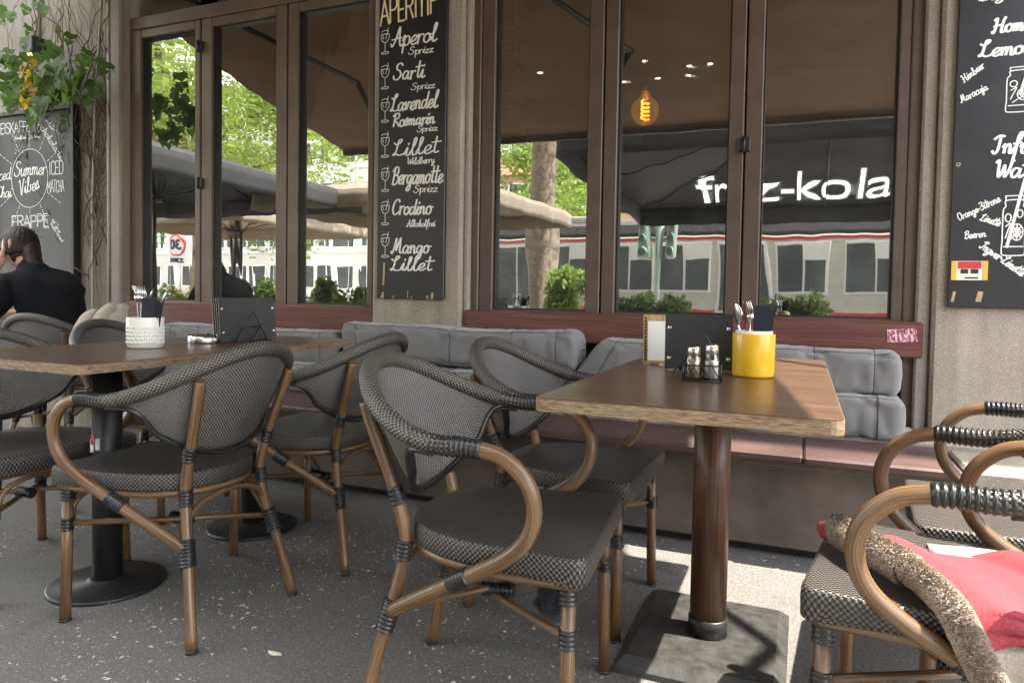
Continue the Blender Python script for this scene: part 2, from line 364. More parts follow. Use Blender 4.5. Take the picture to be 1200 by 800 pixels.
# ------------------------------------------------------------------ folding windows
ZT=P(151,37,YF).z; ZB=.80
def opening(name,label,x0,x1,leaves,hinges,mat):
    """x0,x1 outer; leaves: list of (outer0, glass0, glass1, outer1) world x"""
    w_=thing(name,label,'window',((x0+x1)/2,YF,SILL)); inv=Matrix.Translation((-(x0+x1)/2,-YF,-SILL))
    def pt(n,mb,m,par=None):
        o=mb.build(n,m,par or w_)
        if par is None: o.matrix_parent_inverse=inv
        return o
    a,b=leaves[0][0],leaves[-1][3]
    pt('jamb',MB().bbox(x0+.002,a,YF,YF+.10,SILL,ZH-.002,.006),mat); pt('jamb',MB().bbox(b,x1-.002,YF,YF+.10,SILL,ZH-.002,.006),mat)
    pt('transom',MB().bbox(a,b,YF+.004,YF+.098,ZT+.004,ZT+.085,.006),mat)
    pt('head',MB().bbox(a,b,YF+.004,YF+.098,ZH-.07,ZH-.003,.006),mat)
    pt('apron',MB().bbox(a,b,YF+.03,YF+.09,SILL,ZB-.004,.004),M['frame_dark'])
    for k,(o0,g0,g1,o1) in enumerate(leaves):
        z0,z1=ZB,ZT; gz0,gz1=ZB+.075,ZT-.055
        mb=MB(); y0,y1=YF+.006,YF+.072
        mb.bbox(o0+.002,g0,y0,y1,z0,z1,.005); mb.bbox(g1,o1-.002,y0,y1,z0,z1,.005)
        mb.bbox(g0,g1,y0+.002,y1-.002,z0,gz0,.005); mb.bbox(g0,g1,y0+.002,y1-.002,gz1,z1,.005)
        lf=pt('sash',mb,mat)
        gk=MB(); e=.007
        gk.box(g0,g0+e,y0+.02,y0+.05,gz0,gz1).box(g1-e,g1,y0+.02,y0+.05,gz0,gz1).box(g0+e,g1-e,y0+.02,y0+.05,gz0,gz0+e).box(g0+e,g1-e,y0+.02,y0+.05,gz1-e,gz1)
        q=gk.build('gasket',M['gasket'],lf)
        tw=[-.0035,.002,-.002,.003,-.0015,.002][(k+len(hinges))%6]
        pm=Matrix.Translation(((g0+g1)/2,YG,0))@Matrix.Rotation(tw,4,'Z')@Matrix.Translation((-(g0+g1)/2,-YG,0))
        q=MB().box(g0+e*.5,g1-e*.5,YG-.003,YG+.003,gz0+.003,gz1-.003,pm).build('pane',M['glass'],lf)
        if k<len(leaves):
            mb=MB().box(g0,g1,YG-.004,YG+.004,ZT+.09,ZH-.072) ; pt('transom_pane',mb,M['glass'])
    for (hx,hz) in hinges:
        h=MB(); h.bbox(hx-.024,hx+.028,YF-.012,YF+.008,hz-.032,hz+.032,.004); h.tube([(hx,YF-.014,hz-.036),(hx,YF-.014,hz+.036)],.008,10)
        pt('hinge',h,M['black_metal'])
    return w_
X=lambda px,py=200,Y=YF: P(px,py,Y).x
L=[(X(151),X(164),X(227),X(233.5)),(X(234.5),X(247),X(322),X(334.5)),(X(335.5),X(347.5),X(430),X(437.5))]
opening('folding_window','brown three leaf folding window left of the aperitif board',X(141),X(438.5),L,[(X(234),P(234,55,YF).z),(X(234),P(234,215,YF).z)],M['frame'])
Rr=[(X(562),X(578),X(688),X(705)),(X(706),X(722),X(853),X(871)),(X(872),X(892),X(1050),X(1064))]
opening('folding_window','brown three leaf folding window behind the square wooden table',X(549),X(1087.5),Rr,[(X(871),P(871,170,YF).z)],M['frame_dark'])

# boards below the windows
def board(label,x0,x1,z0,z1):
    o=MB().bbox(x0,x1,YF-.045,YF-.001,z0,z1,.006).build('backrest_board',M['mahogany']); return tag(o,label,'board')
zb=P(800,370,YF-.045).z
b1=board('red mahogany board under the left folding window',X(146,300,YF-.04),xpl0-.003,zb-.145,zb)
b2=board('red mahogany board with torn sticker under the right window',P(543,370,YF-.045).x,P(1082,390,YF-.045).x,zb-.15,zb)
st=MB(); c=P(1057,393,YF-.046); st.box(c.x-.055,c.x+.055,YF-.0475,YF-.0455,c.z-.027,c.z+.027,Matrix.Translation((c.x,0,c.z))@Matrix.Rotation(R(-4),4,'Y')@Matrix.Translation((-c.x,0,-c.z)))
t=NT('torn_sticker'); co=t.coord(scale=(60,1,25)); n1=t.noise(co,1.6,3); M['sticker']=t.set(Base_Color=t.ramp(n1,[(.42,(.65,.55,.58)),(.5,(.5,.08,.16)),(.58,(.1,.02,.03)),(.66,(.6,.3,.4))]),Roughness=.7)
st.build('sticker',M['sticker'],b2)

# ------------------------------------------------------------------ stroke lettering
G={}
def gl(ch,w_,*st,smooth=True): G[ch]=(w_,[[tuple(float(q) for q in p.split(',')) for p in s_.split()] for s_ in st],smooth)
gl('a',5.4,"4,4.5 2,5 .5,3 1,.5 2.5,.3 4,3 4.2,5 4,1.5 4.6,0 6,1"); gl('b',4.8,"0,1 2,6 2.4,9.5 1.4,9.5 1,5 1,1 2.5,0 4,2 3.4,4.4 5.5,3.8")
gl('c',4.2,"4,4.4 2.3,5 .7,3 1,.6 2.6,0 4.8,1.4"); gl('d',5.4,"4,4.5 2,5 .5,3 1,.5 2.5,.3 4,3 4.8,10 4.2,2 4.8,0 6,1")
gl('e',4.2,"0,1.5 2.5,2.2 3.8,4 2.6,5 1,3.4 1,1 2.4,0 4.8,1.4"); gl('f',3.6,"0,1 2,5 3.4,9.4 2.4,10 1.6,7 1.4,0 1,-4","0,4.5 3.6,5")
gl('g',5.2,"4,4.5 2,5 .5,3 1,.8 2.5,.5 4,3 4.2,5 4,-2 2.5,-4 1,-3 3,-.5 6,1.4"); gl('h',5.2,"0,1 2,6 2.6,9.6 1.6,9.6 1.2,5 1,0 2,3.5 3.6,4.8 4,3 3.8,.6 4.6,0 6,1")
gl('i',2.8,"0,1 1.4,5 1.2,1 2,0 3.4,1","1.5,7 1.9,7.5"); gl('j',3,"0,1 1.6,5 1.4,-3 .2,-4 -.6,-2.6 3.4,1","1.6,7 2,7.4")
gl('k',4.8,"0,1 2,6 2.6,9.6 1.6,9.6 1.2,5 1,0","4,5 1.2,2.5 2.4,2.2 4,0 5.4,.8"); gl('l',3.4,"0,1 2,6 2.6,9.6 1.6,9.6 1.2,4 1.6,.4 2.6,0 4,1")
gl('m',6.4,"0,3.5 .8,5 .8,0 .9,3 2.2,5 2.8,3.6 2.8,0 3,3 4.2,5 5,3.6 5,.8 5.6,0 7,1"); gl('n',4.8,"0,3.5 .8,5 .8,0 1,3 2.6,5 3.4,3.6 3.4,.8 4,0 5.4,1")
gl('o',4.6,"2.6,5 .8,4 .6,1.4 2,0 3.8,1.2 3.8,4 2.4,5 3.4,4.2 5.4,4.4"); gl('p',4.6,"0,3 1,5.4 .8,-4 1,3 2.4,5 4,3.8 3.6,.8 2,.2 1,1.2")
gl('r',3.7,".5,5 .8,2.5 .8,0",".8,2.6 1.6,4.4 2.6,5 3.6,4.6"); gl('s',3.8,"0,1 2,5.6 2.6,3 2.8,.8 1.4,0 .2,.8 2.4,.6 4.4,1.2")
gl('t',3.4,"1.9,9.4 1.7,5 1.6,1.6 2.2,.1 3.8,.8","-.3,6.3 4.4,6.7"); gl('u',5,"0,3.5 .8,5 .8,1.2 2,0 3.4,2 3.8,5 3.6,1 4.4,0 5.6,1")
gl('v',4.4,"0,3.5 1,5 1.8,.2 3,3 3.4,5 5,4.4"); gl('w',5.8,"0,3.5 .8,5 1.2,.3 2.6,3.6 3.2,.3 4.8,4 5,5 6.4,4.4"); gl('x',4.2,"0,4.6 1.4,4.6 3,0 4.6,.8","4,5 0,0")
gl('y',4.8,"0,3.5 .8,5 1,1.4 2.2,.6 3.6,3 3.8,5 3.4,-3 2,-4 1,-3 3,-.4 5.4,1.4"); gl('z',4,"0,4.6 3.4,4.8 0,.2 4,.2",smooth=False)
gl('-',4,".4,3 3.4,3.2",smooth=False); gl(' ',3.2); gl('.',1.4,".4,0 .7,.4")
gl('A',6.4,"-.6,1.6 .4,.2 2,4 3.2,9.6 3.6,9.6 4.2,4 5.2,.2 6.4,.8","-.4,3.8 5.4,4.6"); gl('S',6,"5.2,8.6 3.8,10 1.6,9 1.6,6.6 4,5 4.8,2.4 3,.2 .6,.6 -.2,2.4")
gl('L',5.6,"-.4,8 1.2,7 3.2,8.6 3.4,10 2,9.4 1.4,4 .8,.8 -.2,.6 .8,1.6 3,.2 6,1"); gl('R',6,"1.4,9 1,0","-.4,8 1.6,9.8 4.6,9.4 4.6,6.4 1.4,5 3.4,3 6,0")
gl('B',5.8,"1.4,9 1,0","-.4,7.6 2,9.8 4.6,9 4.2,6 1.6,5.2 5,4.6 5.2,1.6 3,-.1 .6,.6"); gl('C',5.8,"5.4,8.4 4.4,9.8 2,9 .4,5 1.2,1 3.4,0 6,1.8")
gl('M',8,"-.6,1 .6,0 1.6,5 2.2,9.4 2.6,5 3,1.6 4.2,6 5.2,9.6 5.6,5 5.8,1 7.2,.2 8.2,1.2"); gl('W',7.6,"0,8.6 1.2,9.6 1.6,4 2.2,.4 3.6,4 4.2,7 4.6,3 5.2,.4 6.8,5 7.4,9.6 8,9")
gl('H',6.8,"0,8.4 1.2,9.6 1.2,4 .4,0 -.4,.8","5.8,9.8 5,7 4.8,1 5.6,0 7,1","0,4.4 5,5.4"); gl('I',4.6,"-.4,8 2,9.8 4.4,9.2","2.6,9.4 2.2,2 .8,0 -.4,1.4")
gl('O',6,"3.4,9.8 1,8.6 .2,4.6 1.6,.4 4.2,.6 5.6,4.6 4.8,8.8 3,9.8"); gl('Z',5,"0,9 2.6,9.8 4.4,9 2.8,5.6 1.4,5 3.8,4.6 4.2,1.6 2,-.2 .2,1","1,5.2 4,5.2"); gl('V',5.2,"0,9 1,9.8 2.2,.2 3,2 4.8,9.8 5.6,9.6")
def bl(ch,w_,*s_): gl('^'+ch,w_,*s_,smooth=False)
bl('A',5.4,"0,0 2.4,10 4.8,0","1,3.6 3.9,3.6"); bl('P',4.8,".4,0 .4,10 3,10 4.2,8.8 4.2,6.4 3,5 .4,5"); bl('E',4.4,"3.8,0 .4,0 .4,10 3.8,10",".4,5.2 3.2,5.2"); bl('R',5,".4,0 .4,10 3,10 4.2,8.8 4.2,6.6 3,5.4 .4,5.4","2.4,5.4 4.4,0")
bl('I',2,".8,0 .8,10"); bl('T',4.8,"2.2,0 2.2,10","0,10 4.4,10"); bl('F',4.2,".4,0 .4,10 3.8,10",".4,5.2 3,5.2"); bl('S',4.6,"4,8.6 3,10 1.2,10 .3,8.4 .6,6.4 3.6,4.2 4,1.8 3,0 1,0 .2,1.6"); bl('K',4.8,".4,0 .4,10","4,10 .4,4.6","1.4,6 4.4,0")
bl('C',4.6,"4,8.4 3,10 1.4,10 .4,8 .4,2 1.4,0 3,0 4,1.6"); bl('D',5,".4,0 .4,10 2.6,10 4.2,8 4.2,2 2.6,0 .4,0"); bl('M',6.2,".4,0 .4,10 2.8,4 5.2,10 5.2,0"); bl('H',5,".4,0 .4,10","4.2,0 4.2,10",".4,5.2 4.2,5.2"); bl('Z',4.6,".2,10 4.2,10 .2,0 4.2,0"); bl('O',5.2,"1.6,10 .4,8 .4,2 1.6,0 3.4,0 4.6,2 4.6,8 3.4,10 1.6,10"); bl('N',5.2,".4,0 .4,10 4.6,0 4.6,10"); bl('3',4.6,".4,9 1.6,10 3.2,10 4.2,8.6 4,6.4 1.8,5.4 4,4.4 4.2,1.4 3,0 1.4,0 .2,1.2"); bl('0',5,"1.6,10 .4,8 .4,2 1.6,0 3.2,0 4.4,2 4.4,8 3.2,10 1.6,10"); bl(' ',3)
_lift=[0]
def ribbon(mb,pts,wd,to,ends=True,vary=0):
    n=len(pts)
    if n<2: return
    L=[];Rg=[]
    for i in range(n):
        a=pts[max(0,i-1)]; c=pts[min(n-1,i+1)]; t_=(c-a); t_=t_.normalized() if t_.length>1e-9 else Vector((1,0)); nn=Vector((-t_.y,t_.x))
        ww=wd*.5*(1+vary*(abs(t_.y)-.5))
        e=t_*ww*.7 if ends and i==n-1 else (-t_*ww*.7 if ends and i==0 else Vector((0,0)))
        L.append(pts[i]+e+nn*ww); Rg.append(pts[i]+e-nn*ww)
    A_=[];B_=[]
    for l_,r_ in zip(L,Rg):
        _lift[0]=(_lift[0]+1)%900; d_=Vector((0,-_lift[0]*2.2e-6,0)); A_.append(to(l_,1)+d_); B_.append(to(r_,1)+d_)
    b=mb.add(A_+B_)
    for i in range(n-1): mb.face([b+i,b+n+i,b+n+i+1,b+i+1])
def word(mb,text,org,h,wd,to,rot=0,block=False,wscale=1.0,jit=.3,shear=.0,vary=.5,track=0,double=0):
    """org: 2d position on the board (m); h: cap height (m)"""
    k=h/10; cur=0; cr,sr=math.cos(rot),math.sin(rot); rnd=random.Random(sum(map(ord,text))+int(org[0]*1000))
    for ch in text:
        key='^'+ch if block and '^'+ch in G else ch
        if key not in G: key='-'
        w_,sts,smo=G[key]; dy=rnd.uniform(-jit,jit); sc_=1+rnd.uniform(-.05,.05)
        for s_ in sts:
            p=[Vector((cur+(x*wscale+y*shear)*sc_,y*sc_+dy)) for x,y in s_]
            p=[Vector((q.x,q.y)) for q in (crom([Vector((q.x,q.y,0)) for q in p],5) if smo else p)]
            if not smo and len(p)>1:
                for a,c in zip(p[:-1],p[1:]):
                    q=[Vector((org[0]+(v.x*cr-v.y*sr)*k,org[1]+(v.x*sr+v.y*cr)*k)) for v in (a,(a+c)/2,c)]; ribbon(mb,q,wd,to,vary=0)
            else:
                q=[Vector((org[0]+(v.x*cr-v.y*sr)*k,org[1]+(v.x*sr+v.y*cr)*k)) for v in p]; ribbon(mb,q,wd,to,vary=vary)
        cur+=w_*wscale+track
    return cur*k
def width(text,h,block=False,wscale=1.0,track=0): return sum(G.get('^'+c if block and '^'+c in G else c,(4,))[0]*wscale+track for c in text)*h/10
def sketch(mb,strokes,org,s_,wd,to,smooth=True):
    for st_ in strokes:
        p=[Vector((x,y,0)) for x,y in st_]; p=crom(p,5) if smooth and len(p)>2 else p
        ribbon(mb,[Vector((org[0]+q.x*s_,org[1]+q.y*s_)) for q in p],wd,to)
def arc(cx,cy,rx,ry,a0=0,a1=360,n=20): return [(cx+rx*math.cos(R(a0+(a1-a0)*i/n)),cy+ry*math.sin(R(a0+(a1-a0)*i/n))) for i in range(n+1)]

def chalkboard(label,x0,x1,z0,z1,yf,th=.022,name='chalkboard'):
    t_=thing(name,label,'chalkboard',((x0+x1)/2,yf,z0)); inv=Matrix.Translation((-(x0+x1)/2,-yf,-z0))
    o=MB().bbox(x0,x1,yf,yf+th,z0,z1,.003).build('panel',M['chalkboard'],t_); o.matrix_parent_inverse=inv
    def to(p,_): return Vector((p.x,yf-.0012,p.y))
    def fin(mb,mat=None,n='lettering'):
        q=mb.build(n,mat or M['chalk'],t_); q.matrix_parent_inverse=inv; return q
    return t_,to,fin
# --- aperitif board on the central pillar
YB=YP-.024
bx0=P(441,350,YB).x; bx1=P(519.5,350,YB).x; bz0=P(480,350,YB).z; bz1=2.62
t_,to,fin=chalkboard('narrow black drinks board headed aperitif on the central concrete pillar',bx0,bx1,bz0,bz1,YB)
def q(px,py,Y=None): v=P(px,py,Y or YB); return (v.x,v.z)
def put(text,px0,py,px1,hpx,wd,block=False,rot=0,mat=None,shear=.15,Y=None,vary=.5,jit=.3,fin_=None,to_=None,asc=1.0):
    a=q(px0,py,Y); b=q(px1,py,Y); mz=q(px0,py-hpx,Y); h=mz[1]-a[1]; W=b[0]-a[0]
    ws=W/max(1e-6,width(text,h,block)); mb=MB(); word(mb,text,a,h,wd,to_ or to,rot,block,ws,jit,shear,vary); return (fin_ or fin)(mb,mat)
put('APERITIF',446,30,513,27,.0105,True,mat=M['chalk_gold'],shear=.05,rot=R(4))
mb=MB(); 
rows=[('Aperol',56,459,511,21,'Sprizz',65,479,508,9),('Sarti',95,461,497,19,'Sprizz',106,482,510,8),('Lavendel',131,458,512,19,None,0,0,0,0),('Rosmarin',149,460,509,15,'Sprizz',155,489,513,7),('Lillet',183,461,513,19,'Wildberry',193,477,509,8),
      ('Bergamotte',217,459,518,20,'Sprizz',226,485,513,9),('Crodino',252,459,505,18,'Alkoholfrei',266,477,510,8),('Mango',297,459,503,18,None,0,0,0,0),('Lillet',317,458,505,16,None,0,0,0,0)]
for a,y,x0,x1,h,b,yb_,xb0,xb1,hb_ in rows:
    put(a,x0,y,x1,h,.0088,shear=.18)
    if b: put(b,xb0,yb_,xb1,hb_,.0044,shear=.15)
goblet=[arc(0,6.2,2.6,3.6,15,-195,16)[:],[(-2.5,7.2),(2.5,7.2)],[(0,2.6),(0,-2.6)],arc(0,-3,2.4,.6,0,360,12),[(-1.6,6.6),(-1,4.6)],[(1,6.8),(.4,4.4)],[(-2.3,8.6),(0,9.3),(2.3,8.6)],[(1.2,7),(2,10.4)]]
for y in (56,97,136,177,217,256,294):
    mb=MB(); a=q(451.5,y); sketch(mb,goblet,a,.0098,.0035,to); fin(mb,None,'glass_drawing')
mb=MB(); rnd=random.Random(3)
for i in range(9):
    zz=rnd.uniform(bz0,bz0+.05); xx=rnd.uniform(bx0+.02,bx1-.02); mb=MB(); ribbon(mb,[Vector((xx,bz0)),Vector((xx+rnd.uniform(-.004,.004),zz))],rnd.uniform(.004,.012),to,False); fin(mb,M['worn_ply'],'chipped_patch')
mb=MB(); ribbon(mb,[Vector((bx0+.045,bz0+.075)),Vector((bx0+.05,bz0+.19))],.012,to)
fin(mb,M['worn_ply'],'chipped_patch')
# --- right board: lemonade and infused water
YR=YP-.024; rx0=P(1111,360,YR).x; rz0=P(1150,361,YR).z
t_,to,fin=chalkboard('large black drinks board with jar drawings on the right concrete pillar',rx0,rx0+.78,rz0,2.52,YR)
def rput(text,px0,py,px1,hpx,wd,rot=0,mat=None,**k): return put(text,px0,py,px1,hpx,wd,rot=rot,mat=mat,Y=YR,fin_=fin,to_=to,**k)
rput('Home',1163,40,1207,17,.0085); rput('made',1209,40,1250,17,.0085); rput('Lemonade',1147,68,1250,18,.0085); rput('Infused',1163,181,1240,22,.0085); rput('Water',1164,209,1225,21,.0085)
rput('Himbeer',1130,97,1160,9,.004,rot=R(38),vary=0); rput('Maracuja',1127,121,1161,9,.004,rot=R(28),vary=0); rput('Ginger',1138,3,1196,12,.0065)
rput('Orange-Zitrone',1124,259,1178,9,.004,rot=R(28),vary=0); rput('Limette',1148,258,1172,9,.004,rot=R(-22),vary=0); rput('Beeren',1130,280,1155,9,.004,rot=R(6),vary=0); rput('Ingwer-Limette',1147,290,1212,10,.0048,rot=R(-38),vary=0)
jar=[[(-5.4,-6),(-5.6,-10),(-4,-11),(4,-11),(5.6,-10),(5.4,-6),(5.4,4),(4.2,6),(4,8),(-4,8),(-4.2,6),(-5.4,4),(-5.4,-6)],[(-4,9.6),(4,9.6)],[(-4.2,8),(-4.4,9.6)],[(4.2,8),(4.4,9.6)],[(-4.6,-8),(4.6,-8)],arc(1.6,-3,2.8,2.8),arc(1.6,-3,1.6,1.6),[(1.6,-.2),(1.6,-5.8)],[(-1.2,-3),(4.4,-3)],[(-.4,-5),(3.6,-1)],[(3.6,-5),(-.4,-1)],arc(-2.8,2,1.4,1.4,0,360,10),arc(2.8,3.4,1.3,1.3,0,360,10),[(-3.8,-1),(-1.6,.2),(-3,-3),(-3.8,-5)],[(-3,-6.6),(-1,-5.2)]]
mb=MB(); a=q(1196,103,YR); sketch(mb,jar,a,.0083,.0040,to); ribbon(mb,[Vector((a[0]+.0,a[1]-.02)),Vector((a[0]+.035,a[1]+.125))],.010,to); fin(mb,None,'jar_drawing')
jar2=[[(x*.82,y*1.35) for x,y in s_] for s_ in jar]
mb=MB(); a=q(1188,262,YR); sketch(mb,jar2,a,.0083,.0045,to); ribbon(mb,[Vector((a[0]-.02,a[1]-.09)),Vector((a[0]+.03,a[1]+.17))],.011,to); fin(mb,None,'bottle_drawing')
c=P(1136,317,YR-.002); sk=MB().box(c.x-.062,c.x+.062,YR-.0022,YR-.001,c.z-.038,c.z+.038); o=fin(sk,plain('sticker_white',(.72,.68,.6),.5),'sticker')
for (x0_,x1_,z0_,z1_,col) in ((-.062,-.045,-.038,.038,(.75,.42,.03)),(.045,.062,-.038,.038,(.75,.42,.03)),(-.04,.04,.008,.036,(.55,.03,.03)),(-.03,-.004,-.012,.006,(.02,.02,.02)),(.004,.03,-.012,.006,(.02,.02,.02)),(-.015,.03,-.032,-.026,(.02,.02,.02))):
    fin(MB().box(c.x+x0_,c.x+x1_,YR-.0032,YR-.0024,c.z+z0_,c.z+z1_),plain('sticker_ink',col,.5,var=.05),'sticker_print')
mb=MB(); 
for px in (1116,1145,1148): a=q(px,349,YR); mb=MB(); ribbon(mb,[Vector((a[0],a[1]-.012)),Vector((a[0]+.006,a[1]+.022))],.010,to); fin(mb,M['worn_ply'],'chipped_patch')
a=q(1123,193,YR); mb=MB(); sketch(mb,[arc(0,0,1,1,0,360,10)],a,.006,.004,to); fin(mb,M['worn_ply'],'screw_hole')
# --- left framed board: coffee specials
YL=YP+.058; lx1=P(86,300,YL).x; lx0=lx1-.85; lz0=.62; lz1=P(80,128,YL).z
t_,to,fin=chalkboard('framed coffee chalkboard with sun drawing beneath the climbing vine',lx0,lx1,lz0,lz1,YL)
fr=MB(); 
for bxs in ((lx0-.03,lx0,lz0-.03,lz1+.03),(lx1,lx1+.03,lz0-.03,lz1+.03),(lx0,lx1,lz1,lz1+.03),(lx0,lx1,lz0-.03,lz0)): fr.bbox(bxs[0],bxs[1],YL-.02,YL+.03,bxs[2],bxs[3],.004)
fin(fr,M['board_edge'],'frame')
def lput(text,px0,py,px1,hpx,wd,block=False,rot=0,**k): return put(text,px0,py,px1,hpx,wd,block,rot=rot,Y=YL,fin_=fin,to_=to,**k)
lput('EISKAFFE',1,158,36,12,.0055,True,shear=0); lput('Vanilleeis',17,164,32,4,.0028); lput('Sahne',34,163,47,4,.0028)
lput('Summer',17,207,54,17,.007); lput('Vibes',23,229,47,17,.007,rot=R(10)); lput('ICED',58,205,75,15,.0055,True,shear=0); lput('MATCHA',56,226,76,14,.0045,True,shear=0)
lput('FRAPPE',14,267,58,14,.0050,True,shear=0); lput('FRAPPE',15.2,267.8,59,14,.0030,True,shear=0); lput('Classic',28,283,44,9,.0035)
lput('Eis-',52,143,70,9,.0045,rot=R(-35)); lput('schokolade',45,147,84,9,.0045,rot=R(-48)); lput('Iced',-6,212,13,15,.006); lput('Chai',-4,232,14,13,.006); lput('mit Sirup',61,258,75,5,.0028,rot=R(-50)); lput('Vanille Caramel',59,262,80,5,.0028,rot=R(-48))
mb=MB(); a=q(35,209,YL); rr_=P(56.5,209,YL).x-a[0]
pts=[Vector((a[0]+rr_*math.cos(R(k*8)),a[1]+rr_*1.06*math.sin(R(k*8)))) for k in range(46)]; ribbon(mb,pts,.004,to,False)
for ang in range(0,360,30):
    if ang in (0,180): continue
    for k in range(4):
        r0=rr_*(1.12+.22*k); r1=r0+rr_*.14; ribbon(mb,[Vector((a[0]+r0*math.cos(R(ang)),a[1]+r0*math.sin(R(ang)))),Vector((a[0]+r1*math.cos(R(ang)),a[1]+r1*math.sin(R(ang))))],.0035,to)
a=q(24,180,YL); sketch(mb,[arc(0,0,1,1,0,200,12)]+[[(1.5*math.cos(R(k)),1.5*math.sin(R(k))),(2.1*math.cos(R(k)),2.1*math.sin(R(k)))] for k in range(20,200,26)],a,.03,.003,to)
fin(mb,None,'sun_drawing')
# ------------------------------------------------------------------ bench and cushions
BX0,BX1=-3.62,.50
bench=thing('wall_bench','long red-brown topped bench with dark front below the windows','bench',((BX0+BX1)/2,2.9,0)); binv=Matrix.Translation((-(BX0+BX1)/2,-2.9,0))
def bp(n,mb,m): o=mb.build(n,m,bench); o.matrix_parent_inverse=binv; return o
seg=[BX0,-1.12,.015,BX1]
for a,b_ in zip(seg[:-1],seg[1:]): bp('seat_board',MB().bbox(a+.0015,b_-.0015,2.655-(.012 if b_==BX1 else 0),3.045,.372,.405,.008),M['bench_top'])
bp('front_panel',MB().bbox(BX0,BX1,2.755,2.785,.035,.350,.004),M['bench_front'])
bp('gap_highlight_strip',MB().box(BX0,BX1,2.748,2.754,.340,.344),M['gap_highlight']); bp('plinth',MB().box(BX0+.02,BX1-.02,2.80,3.0,0,.36),M['gasket'])  # thin pale strip stands in for the highlight along the gap under the seat
bp('apron_rail',MB().bbox(BX0,BX1,2.70,2.80,.3505,.3715,.003),M['bench_front'])
sb=MB().bbox(.515,.78,2.70,3.04,0,.40,.01).build('stone_block',M['concrete']); tag(sb,'rough concrete block at the right end of the red bench','block')
def pad(x0,x1,yc,zc,hy,hz,seams,lean=0,seed=0,sag=0,slant=0):
    ex=.05
    def fn(u,v):
        x=x0+(x1-x0)*u; d=min(x-x0,x1-x)/ex; e=1 if d>=1 else (1-(1-max(0,d))**2.4)**(1/2.4)
        e=max(e,.001); s_=1.0; ps=min(abs(x-sx) for sx in seams)
        s_-=.03*math.exp(-(ps/.006)**2)+.008*math.exp(-(ps/.05)**2)
        a=2*math.pi*v; ca,sa=math.cos(a),math.sin(a); pw=.42
        yy=hy*math.copysign(abs(ca)**pw,ca)*s_*(.35+.65*e); zz=hz*math.copysign(abs(sa)**pw,sa)*s_*e
        nz=noise.noise(Vector((x*5+seed,yy*12,zz*12)))*.008
        cr=1-abs(noise.noise(Vector((x*9+seed*3,zz*26,yy*20+seed)))); nz-=.010*max(0,cr-.72)/.28*(.4+.6*math.exp(-(ps/.09)**2))
        nz+=.0022*math.sin(zz*190+x*30)*math.exp(-(ps/.035)**2)
        yy+=nz*(1 if ca>0 else -1); zz+=nz*.6*(1 if sa>0 else -1)
        return Vector((x+slant*zz*(1-u)**4,yc+yy-lean*zz,zc+zz-sag*math.sin(math.pi*u)+.016*noise.noise(Vector((x*2.3+seed,seed*.7,0)))*(1 if sa>0 else .2)))
    return fn
for (lab,x0,x1,sm,dz,sd_) in (('grey tufted back cushion on the bench under the left window',-3.60,-2.30,4,-.035,1),('grey tufted back cushion on the bench in front of the concrete pillar',-2.28,-.955,4,.012,5),('grey tufted back cushion on the bench behind the square wooden table',-.925,.372,4,-.018,9)):
    c_=thing('bench_cushion',lab,'cushion',((x0+x1)/2,3.18,.405),0,'grey cushions along the bench'); inv=Matrix.Translation((-(x0+x1)/2,-3.18,-.405))
    ss=[x0+(x1-x0)*k/sm for k in range(1,sm)]+[x0+.105,x1-.105]
    for nm,fn in (('upper_pad',pad(x0,x1,3.185,.682+dz,.10,.100,ss,.12,sd_,.010,(.8 if sd_==9 else 0))),('lower_pad',pad(x0+.01,x1+.012,3.150,.492+dz*.3,.125,.086,ss,0,sd_+40))):
        o=MB().grid(fn,150,40).build(nm,M['cushion'],c_); o.matrix_parent_inverse=inv
        for sx in ss:       # stitched seam over the front of the pad
            u=(sx-x0)/(x1-x0); MB().tube([fn(u,.25+.5*k/24)+Vector((0,-.0004,.0004)) for k in range(25)],.0020,5).build('seam',M['seam'],o)
        for v in (.36,.60):
            MB().tube([fn(.04+.92*k/90,v+.004*math.sin(k*.5))+Vector((0,-.0006,.0)) for k in range(91)],.0017,5).build('seam',M['seam'],o)

# ------------------------------------------------------------------ tables
TZ=.7536
def tabletop(par,x0,x1,y0,y1):
    r=.022; th=.027
    def outl(i): 
        a=r-i; pts=[]
        for cx,cy,s0 in ((x1-r,y0+r,-90),(x1-r,y1-r,0),(x0+r,y1-r,90),(x0+r,y0+r,180)):
            for k in range(5): an=R(s0+90*k/4); pts.append((cx+(r-i)*math.cos(an),cy+(r-i)*math.sin(an)))
        return pts
    top=MB(); top.prism(outl(.0015),.0018,z0=TZ-.0018); o=top.build('table_top',M['table'],par)
    e=MB(); a=outl(0); n=len(a); b=e.add([(x,y,TZ-th) for x,y in a]+[(x,y,TZ-.002) for x,y in a]); L=0
    for i in range(n):
        j=(i+1)%n; d=math.hypot(a[j][0]-a[i][0],a[j][1]-a[i][1]); e.face([b+i,b+j,b+n+j,b+n+i],[(L,0),(L+d,0),(L+d,th),(L,th)]); L+=d
    e.face([b+i for i in range(n)][::-1],[(x,y) for x,y in a][::-1]); e.face([b+n+i for i in range(n)],[(x,y) for x,y in a]); e.build('edge_band',M['table_edge'],par)
M['table_edge']=None
t=NT('table_edge_ply'); co=t.coord('UV',(7,260,1)); n1=t.noise(co,1,4,.7); n2=t.noise(t.coord('UV',(40,420,1)),1,3,.6)
M['table_edge']=t.set(Base_Color=t.mix(.5,t.ramp(n1,[(.38,(.030,.017,.010)),(.5,(.12,.075,.042)),(.62,(.29,.21,.13))]),t.ramp(n2,[(.35,(.06,.03,.015)),(.65,(.5,.36,.22))])),Roughness=.6)
t.bump(n2,.6,.003)
